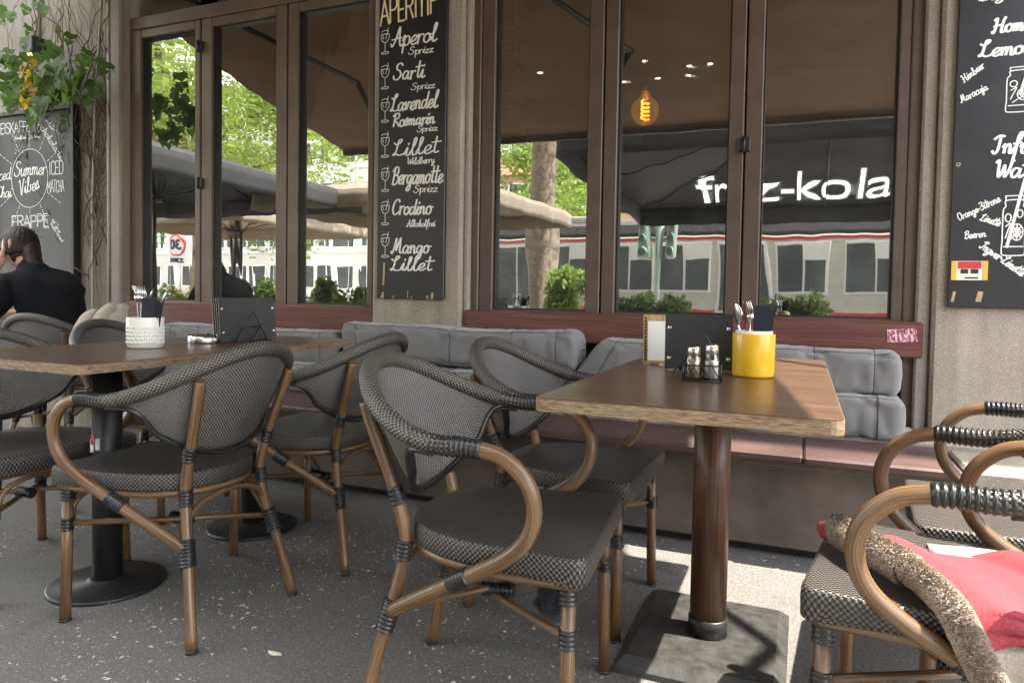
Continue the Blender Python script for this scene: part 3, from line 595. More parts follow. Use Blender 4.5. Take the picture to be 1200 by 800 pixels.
tr_=thing('cafe_table','long walnut brown table with wood-look post on a square iron foot','table',(-.217,1.96,0)); 
ti=MB(); tabletop(tr_,-.275,.289,-.66,.60)
MB().tube([(0,0,.086),(0,0,.722)],.0485,32).build('post',M['table_post'],tr_)
MB().lathe([(.0485,.0415),(.052,.042),(.052,.085),(.0488,.088)],32).build('sleeve',M['black_metal'],tr_)
# rework: post reaches down to the sleeve
pl=MB(); a,b_=.205,.245; iz=.028
pts=[(-a,-b_,0),(a,-b_,0),(a,b_,0),(-a,b_,0),(-a,-b_,.016),(a,-b_,.016),(a,b_,.016),(-a,b_,.016),(-a+iz,-b_+iz,.04),(a-iz,-b_+iz,.04),(a-iz,b_-iz,.04),(-a+iz,b_-iz,.04)]
k0=pl.add([(x,y+.01,z) for x,y,z in pts])
for q4 in ((3,2,1,0),(0,1,5,4),(1,2,6,5),(2,3,7,6),(3,0,4,7),(4,5,9,8),(5,6,10,9),(6,7,11,10),(7,4,8,11),(8,9,10,11)): pl.face([k0+i for i in q4])
M['foot_plate']=plain('worn_iron_foot',(.040,.039,.038),.45,var=.5,scale=26,bump=.3,bscale=120)
pl.build('foot_plate',M['foot_plate'],tr_)
MB().box(-.12,.12,-.2,.2,.712,.7235).build('bracket',M['black_metal'],tr_)
def round_table(label,cx,cy,y0,y1,xa,xb,bc):
    t_=thing('cafe_table',label,'table',(bc[0],bc[1],0),0,'brown tables on round black feet')
    tabletop(t_,xa-bc[0],xb-bc[0],y0-bc[1],y1-bc[1])
    MB().tube([(0,0,.02),(0,0,.712)],.044,28).build('post',M['black_metal'],t_)
    MB().lathe([(.172,0),(.172,.008),(.166,.012),(.06,.018),(.056,.024),(.046,.028)],48).build('foot_plate',M['black_metal'],t_)
    MB().box(-.15,.15,-.15,.15,.712,.7235).build('bracket',M['black_metal'],t_)
    return t_
lt=round_table('brown table with cutlery pot, near one of the pair on round feet',0,0,1.25,1.858,-2.37,-1.735,(-2.052,1.57))
s2=MB()
for (dx,dz,w_,h_,c_) in ((-.008,.475,.006,.016,(.7,.1,.15)),(-.012,.455,.006,.02,(.75,.73,.75)),(.012,.462,.007,.018,(.5,.58,.6))):
    MB().box(dx-w_,dx+w_,-.0462,-.0442+.004,dz-h_,dz+h_).build('sticker',plain('small_sticker',c_,.5,var=.5,scale=80),lt)
round_table('brown table by the bench, far one of the pair on round feet',0,0,1.862,2.47,-2.37,-1.738,(-2.03,2.19))

# ------------------------------------------------------------------ woven bistro armchair
def rimpt(ph):
    a=R(ph); s_=math.sin(a); return Vector((-.015-.302*math.cos(a) if abs(ph)<=90 else -.015+.30*abs(math.sin(R(abs(ph)-90))),.285*(s_ if abs(ph)<=90 else math.copysign(1,ph)),.792-.132*abs(s_)**2.0))
def lowpt(ph):
    a=R(ph); s_=abs(math.sin(a)); u=rimpt(ph); b=Vector((-.045-.145*math.cos(a),.262*math.sin(a),.498+.135*s_**2.2))
    t_=min(1,max(0,(abs(ph)-48)/36)); t_=t_*t_*(3-2*t_); return b.lerp(u+Vector((0,0,-.012)),t_)
def wrapcord(mb,path,r,pitch=.0075,n=10):
    pts=crom(path,10) if len(path)>2 else [Vector(path[0]).lerp(Vector(path[1]),k/12) for k in range(13)]
    L=sum((b_-a).length for a,b_ in zip(pts[:-1],pts[1:])); m=max(2,int(round(L/pitch)))*4; out=[]; rr=[]
    acc=[0]
    for a,b_ in zip(pts[:-1],pts[1:]): acc.append(acc[-1]+(b_-a).length)
    for i in range(m+1):
        s_=L*i/m; k=max(j for j in range(len(acc)) if acc[j]<=s_+1e-9); k=min(k,len(pts)-2); f=(s_-acc[k])/max(1e-9,acc[k+1]-acc[k])
        out.append(pts[k].lerp(pts[k+1],f)); rr.append(r*(.80+.22*abs(math.sin(math.pi*i/4))+.05*math.sin(i*1.7)))
    mb.tube(out,rr,n)
def bind(par,path,r,pitch=.0095):
    mb=MB(); wrapcord(mb,path,r,pitch,12); return mb.build('cord_binding',M['cord'],par)
def make_chair():
    c=thing('bistro_armchair','x','chair')
    # seat
    ctl=[(.243,0),(.243,.11),(.2425,.205),(.236,.226),(.215,.2345),(.12,.230),(0,.217),(-.09,.188),(-.16,.135),(-.192,.07),(-.20,0)]
    ctl=ctl+[(x,-y) for x,y in ctl[-2:0:-1]]
    ol=[Vector((p.x,p.y)) for p in crom([(x,y,0) for x,y in ctl],4,True)]; n=len(ol)
    mb=MB(); rings=[(.990,.404),(1.0,.409),(1.003,.43),(.999,.444),(.988,.4495),(.96,.4505),(.7,.449),(.35,.4475)]; ids=[]
    L=[0]
    for i in range(n): L.append(L[-1]+(ol[(i+1)%n]-ol[i]).length)
    for s_,z in rings:
        ids.append(mb.add([(p.x*s_,p.y*s_,z-(.012 if p.x>.2 and z<.42 else 0)) for p in ol]))
    for k in range(len(rings)-1):
        for i in range(n):
            j=(i+1)%n; qd=[ids[k]+i,ids[k]+j,ids[k+1]+j,ids[k+1]+i]
            if k<4: uu=[(L[i],rings[k][1]),(L[i+1],rings[k][1]),(L[i+1],rings[k+1][1]),(L[i],rings[k+1][1])]
            else: uu=[(mb.v[w].x,mb.v[w].y) for w in qd]
            mb.face(qd,uu,True)
    ce=mb.add([(0,0,.447)])
    for i in range(n):
        qd=[ids[-1]+i,ids[-1]+(i+1)%n,ce]; mb.face(qd,[(mb.v[w].x,mb.v[w].y) for w in qd],True)
    mb.face([ids[0]+i for i in range(n)][::-1])
    mb.build('seat',M['weave_seat'],c)
    # seat ring tube
    MB().tube([(p.x*.93,p.y*.93,.394) for p in ol[::2]],.0125,8,closed=True).build('seat_ring',M['rattan'],c)
    # back
    nu,nv=56,14
    def bk(u,v):
        ph=-84+168*u; a=lowpt(ph); b_=rimpt(ph); p=a.lerp(b_,v); o=Vector((p.x+.02,p.y,0)).normalized() if True else 0
        return p+o*(.007*math.sin(math.pi*v)*(1-abs(2*u-1)**3))
    mb=MB(); mb.grid(bk,nu,nv,uvf=lambda u,v:((u-.5)*.95,v*.33*(1-.55*abs(2*u-1)**2)))
    bo=mb.build('backrest',M['weave'],c); md=bo.modifiers.new('Solidify','SOLIDIFY'); md.thickness=.006; md.offset=0
    rp=[rimpt(-96+192*k/72) for k in range(73)]
    MB().tube(rp,[.0215-.005*abs(2*k/72-1)**5 for k in range(73)],14).build('rim',M['weave_rim'],bo)
    mb=MB(); 
    for dr in (-.006,.006): mb.tube([lowpt(-83+166*k/56)+Vector((dr*.6,0,-.002+dr*.8)) for k in range(57)],.0068,7)
    mb.build('edging',M['cord'],bo)
    # legs
    for s_ in (-1,1):
        l=MB(); l.tube([(.208,s_*.210,.004),(.205,s_*.206,.20),(.203,s_*.203,.40)],.0150,14); lg=l.build('leg',M['rattan'],c)
        bind(lg,[(.2055,s_*.206,.262),(.2045,s_*.2055,.300)],.0195); bind(lg,[(.2035,s_*.204,.35),(.203,s_*.203,.408)],.0215)
        MB().tube([(.208,s_*.210,0),(.208,s_*.210,.007)],.0166,14).build('foot_cap',M['cord'],lg)
        path=crom([(-.263,s_*.197,.004),(-.225,s_*.171,.18),(-.190,s_*.147,.33),(-.181,s_*.141,.42),(-.212,s_*.150,.54),(-.255,s_*.168,.67),(-.266,s_*.172,.714)],6)
        l=MB().tube(path,.0150,14); lg=l.build('leg',M['rattan'],c)
        bind(lg,[(-.2185,s_*.1665,.21),(-.2015,s_*.155,.28)],.0215); bind(lg,[(-.1855,s_*.1435,.365),(-.1815,s_*.141,.41)],.0195); bind(lg,[(-.196,s_*.1455,.49),(-.208,s_*.149,.53)],.0190)
        MB().tube([(-.264,s_*.1975,0),(-.2625,s_*.1965,.007)],.0166,14).build('foot_cap',M['cord'],lg)
    # arms
        e=rimpt(s_*96)
        ap=crom([e,(.045,s_*.287,.660),(.095,s_*.286,.645),(.138,s_*.284,.603),(.152,s_*.279,.548),(.136,s_*.271,.492),(.090,s_*.256,.444),(.01,s_*.234,.392),(-.11,s_*.198,.318),(-.204,s_*.165,.256)],7)
        ar=MB().tube(ap,.0158,14).build('arm',M['rattan'],c)
        bind(ar,[rimpt(s_*73),rimpt(s_*84),e,(.048,s_*.287,.6598)],.0205,.011); bind(ar,[(.005,s_*.2325,.389),(-.04,s_*.219,.362)],.0205)
    # stretchers (a crossing pair), arches
    for s_ in (-1,1):
        MB().tube([(.205,s_*.205,.282),(-.207,-s_*.160,.245+.013*s_)],.0085,10).build('stretcher',M['rattan'],c)
    bind(c,[(-.05,0,.263),(.03,0,.267)],.017)
    for (x,za,zt) in ((-.196,.275,.375),(.204,.29,.378)):
        p=[]
        for k in range(17):
            a=math.pi*k/16; p.append((x+(.012*math.sin(a) if x<0 else 0),-(.148 if x<0 else .19)*math.cos(a),za+(zt-za)*math.sin(a)**.55))
        MB().tube(p,.0078,10).build('arch_brace',M['rattan'],c)
    return c
proto=make_chair(); _first=[True]
def chair(label,x,y,rz,group='woven bistro armchairs'):
    c=proto if _first[0] else dup(proto); _first[0]=False
    c.location=(x,y,0); c.rotation_euler=(0,0,R(rz)); c['label']=label; c['group']=group; return c
CH={}
CH['A']=chair('woven armchair seen from behind, nearest one at the left table',-1.722,1.553,180)
CH['B']=chair('woven armchair between the front left chair and the bench, back to camera',-1.668,2.14,181)
CH['C']=chair('woven armchair in the centre foreground, turned to the long table',-.632,1.49,5)
CH['D']=chair('woven armchair tucked under the long table beside the bench cushions',-.655,2.10,-2)
CH['E']=chair('woven armchair at the left edge behind the cutlery table',-2.385,1.53,-4)
CH['F']=chair('woven armchair the dark haired person sits on',-3.87,2.74,105)
CH['G']=chair('woven armchair with a beige jacket over its back',-2.62,2.24,8)
CH['H']=chair('sunlit woven armchair with a pink fleece blanket on its seat',.283,1.52,171)
CH['I']=chair('sunlit woven armchair behind the blanket chair by the bench end',.505,2.02,176)

# ------------------------------------------------------------------ pale fallen petals
mb=MB(); rnd=random.Random(11)
for i in range(20000):
    x=rnd.uniform(-4.2,.6); y=rnd.uniform(.9,2.75)
    d=noise.noise(Vector((x*1.7,y*1.7,3)))
    if rnd.random()>.42+1.3*d+.12*noise.noise(Vector((x*6,y*6,8))): continue
    if -.43<x<-.0 and 1.72<y<2.22: continue
    s_=rnd.choice((.0016,.002,.0024,.003,.0036,.0046,.006,.009)); a=rnd.uniform(0,6.28); h=rnd.uniform(.0012,.004); e=rnd.uniform(.12,.5)
    ca,sa=math.cos(a)*s_,math.sin(a)*s_
    b=mb.add([(x-ca,y-sa,.001),(x+sa*e,y-ca*e,h),(x+ca,y+sa,.0015),(x-sa*e,y+ca*e,h*.6)]); mb.face([b,b+1,b+2,b+3])
tag(mb.build('fallen_petals',M['petal']),'pale fallen petals and seeds scattered over the dark asphalt','petals',kind='stuff')
lf=MB(); c=PZ(322,765,.003); lf.grid(lambda u,v:c+Vector(((u-.5)*.045,(v-.5)*.02*math.sin(math.pi*u),.004*math.sin(math.pi*v))),8,4); tag(lf.build('fallen_leaf',M['petal']),'single large pale leaf lying on the asphalt in front of the left chair','leaf')

c=P(652,700,1.50); c.z=max(c.z,.2); bd=MB()
def lump(u,v):
    a=2*math.pi*u; b_=math.pi*(v-.5); d=Vector((math.cos(a)*math.cos(b_),math.sin(a)*math.cos(b_),math.sin(b_))); k=1+.35*noise.noise(d*2.2)+.18*noise.noise(d*6); return c+Vector((d.x*.045*k,d.y*.04*k,d.z*.055*k))
bd.grid(lump,28,18); tag(bd.build('cloth_bundle',fabric('navy_cloth',(.012,.014,.022),400)),'crumpled dark navy cloth caught under the centre chair seat','cloth')
# ------------------------------------------------------------------ things on the tables
M['white_ceramic']=plain('white_ceramic',(.72,.71,.66),.3,var=.05); M['yellow_ceramic']=plain('yellow_ceramic',(.72,.42,.025),.2,var=.12,scale=14)
M['menu_black']=plain('menu_black',(.012,.013,.014),.38,var=.3,scale=14); M['menu_edge']=plain('menu_edge',(.5,.47,.4),.7); M['paper']=plain('paper',(.75,.74,.7),.8,var=.05); M['pine']=wood('clip_wood',(.40,.22,.07),(.52,.30,.10),(.6,.38,.15),.5,ax=2)
M['salt']=plain('salt',(.8,.79,.77),.8); M['pepper']=plain('pepper_mix',(.40,.31,.20),.85,var=.6,scale=300); M['clear']=glass('shaker_glass',.07,(.94,.95,.94)); M['napkin']=fabric('navy_napkin',(.018,.02,.03),500)
def local(name,label,cat,loc,rz=0,group=None): return thing(name,label,cat,loc,rz,group)
def fork(label,base,tip,roll=0):
    base=Vector(base); tip=Vector(tip); d=(tip-base).normalized(); q_=d.to_track_quat('Z','Y').to_matrix().to_4x4(); L=(tip-base).length
    Mx=Matrix.Translation(base)@q_@Matrix.Rotation(R(roll),4,'Z'); mb=MB()
    tr=lambda pts:[Mx@Vector(p) for p in pts]
    mb.tube(tr([(0,0,0),(0,0,.05),(0,.002,L*.55),(0,.004,L-.055)]),[.006,.005,.0028,.003],8,flat=.4)
    mb.tube(tr([(0,.004,L-.058),(0,.007,L-.048),(0,.008,L-.036)]),[.003,.0105,.0115],10,flat=1)
    for k in range(4):
        x=-.0095+.0063*k; mb.tube(tr([(x,.008,L-.040),(x,.006,L-.02),(x*1.05,.0,L)]),[.0021,.0019,.0012],6)
    return tag(mb.build('fork',M['chrome']),label,'fork','forks and spoons standing in the pots')
def spoon(label,base,tip,name='spoon',roll=0):
    base=Vector(base); tip=Vector(tip); d=(tip-base).normalized(); q_=d.to_track_quat('Z','Y').to_matrix().to_4x4(); L=(tip-base).length; Mx=Matrix.Translation(base)@q_@Matrix.Rotation(R(roll),4,'Z'); mb=MB()
    mb.tube([Mx@Vector((0,0,z)) for z in (0,L*.6,L-.055)],[.005,.003,.003],8)
    mb.tube([Mx@Vector((0,.004*math.sin(k/8*math.pi),L-.058+.058*k/8)) for k in range(9)],[.003,.008,.0125,.0155,.0165,.0155,.0125,.008,.002],10,flat=.35)
    return tag(mb.build(name,M['chrome']),label,'spoon','forks and spoons standing in the pots')
def napkin(label,base,tip,w_):
    base=Vector(base); tip=Vector(tip); mb=MB(); s_=Vector((w_,w_*.2,0))
    for k in range(3):
        o=Vector((.004*k,.006*k,0)); mb.add([]); b=mb.add([base-s_*.5+o,base+s_*.5+o,tip+s_*.5+o*1.5-Vector((0,0,.008*k)),tip-s_*.5+o*1.5-Vector((0,0,.008*k))]); mb.face([b,b+1,b+2,b+3])
    o=mb.build('napkin',M['napkin']); md=o.modifiers.new('Solidify','SOLIDIFY'); md.thickness=.003; return tag(o,label,'napkin')
# left table: white pot with cutlery, ashtray, menu stack in a wire stand
pc=Vector((-2.062,1.72,TZ)); pot=thing('cutlery_pot','white embossed ceramic pot holding cutlery on the left table','pot',pc)
MB().lathe([(.05,0),(.0555,.004),(.0575,.03),(.0585,.100),(.0575,.104),(.0545,.1035),(.053,.09),(.05,.01),(.0,.008)],40).build('bowl',M['white_ceramic'],pot)
rl=MB()
for row in range(5):
    for k in range(24):
        a=2*math.pi*(k+.5*(row%2))/24; z=.016+.0125*row; r=.0572; pts=[]
        for j in range(7):
            b=math.pi*j/6; pts.append((r*math.cos(a+.055*math.cos(b)*1.4),r*math.sin(a+.055*math.cos(b)*1.4),z+.0065*math.sin(b)))
        rl.tube(pts,.0026,5)
rl.build('embossing',M['white_ceramic'],pot)
for k in range(3): a=2*math.pi*k/3+.5; MB().tube([(.04*math.cos(a),.04*math.sin(a),-.0002),(.04*math.cos(a),.04*math.sin(a),.004)],.006,8).build('foot',M['white_ceramic'],pot)
for k,(dx,dy,tx,ty,tz,rl_) in enumerate(((-.02,.0,-.055,.0,.21,20),(-.005,.01,-.035,.015,.205,-10),(.0,-.02,-.012,-.005,.212,10),(.01,.02,.012,.02,.2,40))): 
    fork(('leftmost fork in the white pot','second fork from the left in the white pot','third fork from the left in the white pot','rightmost fork in the white pot, behind the napkin')[k],pc+Vector((dx,dy,.012)),pc+Vector((tx,ty,tz)),rl_)
napkin('dark navy napkin leaning in the white cutlery pot',pc+Vector((.012,-.012,.02)),pc+Vector((.042,-.02,.17)),.05); spoon('spoon leaning right in the white cutlery pot',pc+Vector((.02,.0,.012)),pc+Vector((.09,.01,.195)))
def ashtray(label,loc,r=.037,h=.026):
    a=thing('ashtray',label,'ashtray',loc); MB().lathe([(r*.97,0),(r,.002),(r,h),(r*.93,h+.001),(r*.9,h*.6),(r*.88,.004),(0,.003)],36).build('bowl',M['chrome'],a)
    mb=MB()
    for k in range(3): b=2*math.pi*k/3; mb.tube([(r*1.0*math.cos(b),r*1.0*math.sin(b),h+.002),(r*.85*math.cos(b),r*.85*math.sin(b),h+.001)],.004,8)
    mb.build('notch',M['gasket'],a); return a
ashtray('round steel ashtray beside the menu stack on the left table',(-2.06,1.97,TZ),.056,.03); ashtray('round steel ashtray at the far corner of the long table',(-.43,2.225,TZ),.040,.03)
def menus(label,loc,rz,w_,h_,n,wire,name='menu_stack'):
    m=thing(name,label,'menu',loc,rz)
    for k in range(n):
        y=.012*k; Mx=Matrix.Translation((0,y,0))@Matrix.Rotation(R(-6),4,'X')
        o=MB().bbox(-w_/2,w_/2,-.0022,.0022,.004,h_,.001,Mx).build('menu_cover',M['menu_black'],m)
        MB().box(-w_/2+.003,w_/2-.003,.0024,.0070,.006,h_-.003,Mx).build('pages',M['menu_edge'],o)
        for sx in ((w_/2-.012),(-w_/2+.012)):
            s_=MB()
            for z in (h_*.22,h_*.75): s_.bbox(sx-.0045,sx+.0045,-.0040,-.0022,z-.004,z+.004,.001,Mx)
            s_.build('screw_post',M['chrome'],o)
    mb=MB(); a=wire
    mb.tube([(-a,-.012,.003),(0,-.020,a*1.55),(a,-.012,.003)],.0022,8); mb.tube([(-a,-.012,.003),(a,-.012,.003)],.0022,8); mb.tube([(-a*.5,-.0165,a*.78),(a*.5,-.0165,a*.78)],.0022,8); mb.tube([(-a*.5,-.0165,a*.78),(0,-.012,.003),(a*.5,-.0165,a*.78)],.0022,8)
    yb=.012*n+.012; mb.tube([(-a,-.012,.003),(-a,yb,.003)],.0022,8); mb.tube([(a,-.012,.003),(a,yb,.003)],.0022,8); mb.tube([(-a,yb,.003),(0,yb+.02,a*1.5),(a,yb,.003)],.0022,8)
    mb.build('wire_stand',M['black_metal'],m); return m
menus('stack of black menus in a triangular wire stand on the left table',(-2.010,2.150,TZ),R(82),.262,.172,4,.075)
rm=menus('black landscape menu standing behind the salt and pepper caddy',(-.262,1.978,TZ),R(12),.182,.158,2,.05)
cb=thing('clipboard','wooden clipboard with white paper standing behind the black menu','clipboard',(-.375,2.10,TZ),R(16)); Mx=Matrix.Rotation(R(-8),4,'X')
MB().bbox(-.065,.065,-.003,.003,.002,.150,.002,Mx).build('backing',M['pine'],cb); MB().box(-.052,.06,-.0045,-.0032,.012,.130,Mx).build('paper',M['paper'],cb)
mb=MB(); 
for k in range(14): mb.box(-.062,-.055,-.0048,-.0033,.012+.0095*k,.018+.0095*k,Mx)
mb.build('holes',M['gasket'],cb)
# caddy with shakers
cd_=thing('condiment_caddy','black wire caddy for salt and pepper on the long table','caddy',(-.222,1.752,TZ),R(5)); mb=MB(); w_,d_=.044,.028
for z in (.003,.040): mb.tube([(-w_,-d_,z),(w_,-d_,z),(w_,d_,z),(-w_,d_,z)],.0018,6,closed=True)
for x,y in ((-w_,-d_),(w_,-d_),(w_,d_),(-w_,d_),): mb.tube([(x,y,.003),(x,y,.040)],.0018,6)
for k in range(4): mb.tube([(-w_+.022*k,-d_,.040),(-w_+.022*k+.022,-d_,.003)],.0016,6); mb.tube([(-w_+.022*k,d_,.040),(-w_+.022*k+.022,d_,.003)],.0016,6)
mb.tube([(-w_,0,.003),(w_,0,.003)],.0018,6); mb.tube([(0,-d_,.003),(0,d_,.003)],.0018,6)
mb.tube(crom([(-w_-.03,d_+.01,.012),(-.02,d_+.01,.085),(-.006,d_+.01,.106),(.006,d_+.01,.104),(.02,d_+.005,.08),(w_-.01,d_,.040)],6),.0022,8)
mb.build('wire_basket',M['black_metal'],cd_)
def shaker(label,dx,fill,h,tall):
    s_=thing('shaker',label,'shaker',(-.222+dx*math.cos(R(5)),1.752+dx*math.sin(R(5)),TZ+.005)); r=.0185
    MB().lathe([(r*.9,0),(r,.003),(r,h*.72),(r*.8,h*.84),(r*.72,h)],20).build('jar',M['clear'],s_)
    MB().lathe([(r*.82,.003),(r*.86,.005),(r*.86,h*tall),(0,h*tall+.001)],20).build('contents',fill,s_)
    MB().lathe([(r*.80,h*.86),(r*.84,h*.87),(r*.84,h+.010),(r*.6,h+.014),(0,h+.014)],20).build('cap',M['chrome'],s_)
shaker('pepper shaker with steel cap in the wire caddy',-.021,M['pepper'],.066,.8); shaker('salt shaker with steel cap in the wire caddy',.021,M['salt'],.072,.62)
yc=Vector((-.116,1.925,TZ)); yp=thing('cutlery_pot','bright yellow pot holding cutlery and napkins on the long table','pot',yc)
MB().lathe([(.048,0),(.0515,.003),(.0525,.008),(.0535,.108),(.0528,.112),(.0505,.112),(.049,.1),(.047,.01),(0,.009)],40).build('bowl',M['yellow_ceramic'],yp)
MB().lathe([(.0465,.02),(.0465,.119),(.0445,.1195),(.044,.1)],36).build('inner_cup',M['white_ceramic'],yp)
spoon('spoon with bowl upward in the yellow pot',yc+Vector((-.02,0,.015)),yc+Vector((-.048,0,.192)),roll=60); fork('left fork standing in the yellow pot',yc+Vector((-.012,.01,.015)),yc+Vector((-.03,.02,.2)),50); fork('right fork standing in the yellow pot',yc+Vector((0,-.01,.015)),yc+Vector((-.02,0,.198)),80)
M['rust']=plain('brown_handle',(.2,.06,.03),.5); kn=MB().tube([yc+Vector((-.008,.0,.02)),yc+Vector((-.026,.006,.198))],[.006,.005],8,flat=.5).build('knife',M['rust']); tag(kn,'brown handled knife standing in the yellow pot','knife')
napkin('dark napkin standing at the right of the yellow pot',yc+Vector((.012,0,.03)),yc+Vector((.018,.004,.185)),.036)
# ------------------------------------------------------------------ pink blanket with sherpa trim on the sunlit chair
M['pink']=fabric('pink_fleece',(.36,.065,.08),300,.08,.0); M['cream']=fabric('cream_cloth',(.50,.45,.38),260,.06,.0); M['sherpa']=fabric('beige_sherpa',(.43,.35,.28),220,.15,.0)
bl_=thing('fleece_blanket','pink fleece blanket with beige sherpa border lying on the sunlit chair','blanket',(.36,1.45,.455)); binv=Matrix.Translation((-.36,-1.45,-.455))
ZS=.466
def lb(v):      # left border: on the seat, over its near edge, hanging down
    pts=[(.075,1.585,ZS),(.115,1.50,ZS),(.165,1.42,ZS+.004),(.205,1.345,ZS+.002),(.235,1.292,ZS-.012),(.262,1.268,ZS-.065),(.30,1.262,ZS-.14),(.335,1.262,ZS-.215)]
    s_=v*(len(pts)-1); k=min(int(s_),len(pts)-2); return Vector(pts[k]).lerp(Vector(pts[k+1]),s_-k)
def sheet(u,v,dz=0):
    a=lb(v); fx=.58-a.x; x=a.x+fx*u; y=a.y-.045*u*(1 if v<.55 else .2)+.10*u*max(0,.4-v); z=a.z+dz
    z+=.016*math.sin(x*30+y*18+1.2*math.sin(y*20))*min(1,u*5)*.7+.016*noise.noise(Vector((x*9,y*9,v*3)))*min(1,u*4)+.05*max(0,u-.6)
    if v>.62: y+=.012*math.sin(x*45)
    return Vector((x,y,max(z,.462) if v<.5 else z))
mb=MB(); mb.grid(lambda u,v:sheet(u,v*.66+.02),44,40); o=mb.build('pink_fleece',M['pink'],bl_); o.matrix_parent_inverse=binv; md=o.modifiers.new('Solidify','SOLIDIFY'); md.thickness=.008
mb=MB(); mb.grid(lambda u,v:sheet(u,.64+v*.36)+Vector((0,.006,-.004)),40,20); o=mb.build('white_lining',M['cream'],bl_); o.matrix_parent_inverse=binv; md=o.modifiers.new('Solidify','SOLIDIFY'); md.thickness=.006
mb=MB(); mb.grid(lambda u,v:Vector((.24+.32*u,1.60-.04*v+.012*u,.464+.010*math.sin(math.pi*v)+.006*noise.noise(Vector((u*5,v*3,1)))+.05*max(0,u-.6))),24,6); o=mb.build('white_fold',M['cream'],bl_); o.matrix_parent_inverse=binv; md=o.modifiers.new('Solidify','SOLIDIFY'); md.thickness=.006
tp=[(lb(max(0,k-1)/40)+lb(k/40)+lb(min(40,k+1)/40))/3+Vector((0,-.012*max(0,min(1,(k-16)/14)),.020-.008*max(0,min(1,(k-16)/14)))) for k in range(41)]
trm=MB().tube(tp,[.016+.010*min(1,k/3) if k<6 else (.026 if k<14 else .020) for k in range(41)],14,flat=.9).build('sherpa_border',M['sherpa'],bl_); trm.matrix_parent_inverse=binv
tf=MB(); rnd=random.Random(5)
for i in range(19000):
    k=rnd.uniform(0,39.99); j=int(k); c=tp[j].lerp(tp[j+1],k-j); t_=(tp[j+1]-tp[j]).normalized(); a_=Vector((0,-.6,.8)); n1=(a_-t_*a_.dot(t_)).normalized(); n2=t_.cross(n1)
    an=rnd.uniform(-2.4,2.4); r=.034 if k<14 else .026; nr=n1*math.cos(an)*.9+n2*math.sin(an)*.9; p=c+nr*r*.92
    d=(nr.normalized()+Vector((rnd.uniform(-.6,.6),rnd.uniform(-.6,.6),rnd.uniform(-.6,.3)))).normalized(); s_=rnd.uniform(.0012,.0022); L=rnd.uniform(.0035,.0070)
    e1=d.orthogonal().normalized(); e2=d.cross(e1); b=tf.add([p+e1*s_,p-e1*s_*.5+e2*s_*.87,p-e1*s_*.5-e2*s_*.87,p+d*L*.6+e2*s_*.9,p+d*L])
    tf.face([b,b+1,b+3],None,True); tf.face([b+1,b+2,b+3],None,True); tf.face([b+2,b,b+3],None,True); tf.face([b,b+3,b+4],None,True); tf.face([b+1,b+4,b+3],None,True)
tf.build('sherpa_pile',M['sherpa'],trm)['kind']='stuff'
pk=MB(); 
pk.tube([(.062,1.60,ZS+.012),(.055,1.585,ZS+.016),(.057,1.565,ZS+.014),(.07,1.55,ZS+.012)],[.006,.016,.016,.008],10).build('pink_corner',M['pink'],bl_).matrix_parent_inverse=binv
# ------------------------------------------------------------------ beige jacket over chair
M['jacket']=fabric('beige_jacket_cloth',(.50,.45,.37),400,.1,.2)
jc=thing('jacket','beige jacket draped over the back of a woven chair near the window','jacket',(-2.90,2.20,.43))
jc.location=(-2.85,2.25,.45); jinv=Matrix.Translation((2.85,-2.25,-.45))
for nm,(ax,ay,aY),(cx_,cy_,cY),r0 in (('body',(147,355,2.36),(122,412,2.30),.060),('sleeve',(133,354,2.30),(99,414,2.22),.050),('sleeve',(113,361,2.27),(80,412,2.16),.042)):
    A_=P(ax,ay,aY); B_=P(cx_,cy_,cY)-Vector((0,0,.10)); pts=[]; rr_=[]
    for k in range(17):
        t_=k/16; p_=A_.lerp(B_,t_)+Vector((-.02*math.sin(t_*5),.0,.035*math.sin(math.pi*min(1,t_*1.3))-.01)); pts.append(p_); rr_.append(r0*(.35+.65*min(1,t_*4))*(1+.10*math.sin(t_*17+ax)))
    o=MB().tube(pts,rr_,18,flat=.75,fn=lambda L,k:1+.10*math.sin(k*6.28*3+L*12)+.05*math.sin(k*6.28*7+L*25)).build(nm,M['jacket'],jc); o.matrix_parent_inverse=jinv
# ------------------------------------------------------------------ person at the left
M['skin']=plain('skin',(.50,.30,.21),.5,var=.06,scale=12); M['sweater']=fabric('black_sweater',(.007,.008,.010),260,.2,.0); M['hair']=None
t=NT('dark_hair'); co=t.coord(scale=(40,40,5)); n1=t.noise(co,3,4); M['hair']=t.set(Base_Color=t.ramp(n1,[(.3,(.006,.004,.003)),(.7,(.032,.019,.014))]),Roughness=.55,Specular=.3); t.bump(n1,.5,.004)
M['trouser']=fabric('dark_trousers',(.02,.022,.03),300)
per=thing('person','person with tied dark hair in a black sweater resting head on hand','person',(-3.91,2.72,.475),R(0))
def skin(name,verts,edges,mat,sub=2):
    me=bpy.data.meshes.new(name); me.from_pydata([v[:3] for v in verts],edges,[]); o=bpy.data.objects.new(name,me); C.objects.link(o); me.materials.append(mat)
    md=o.modifiers.new('Skin','SKIN'); md.use_smooth_shade=True; me.skin_vertices[0].data[0].use_root=True
    for sv,v in zip(me.skin_vertices[0].data,verts): sv.radius=(v[3],v[3] if len(v)<5 else v[4])
    s_=o.modifiers.new('Subsurf','SUBSURF'); s_.levels=sub; s_.render_levels=sub
    o.parent=per
    if name=='sweater':
        tx=bpy.data.textures.new('folds','CLOUDS'); tx.noise_scale=.09; dm=o.modifiers.new('Folds','DISPLACE'); dm.texture=tx; dm.strength=.035; dm.mid_level=.5
    return o
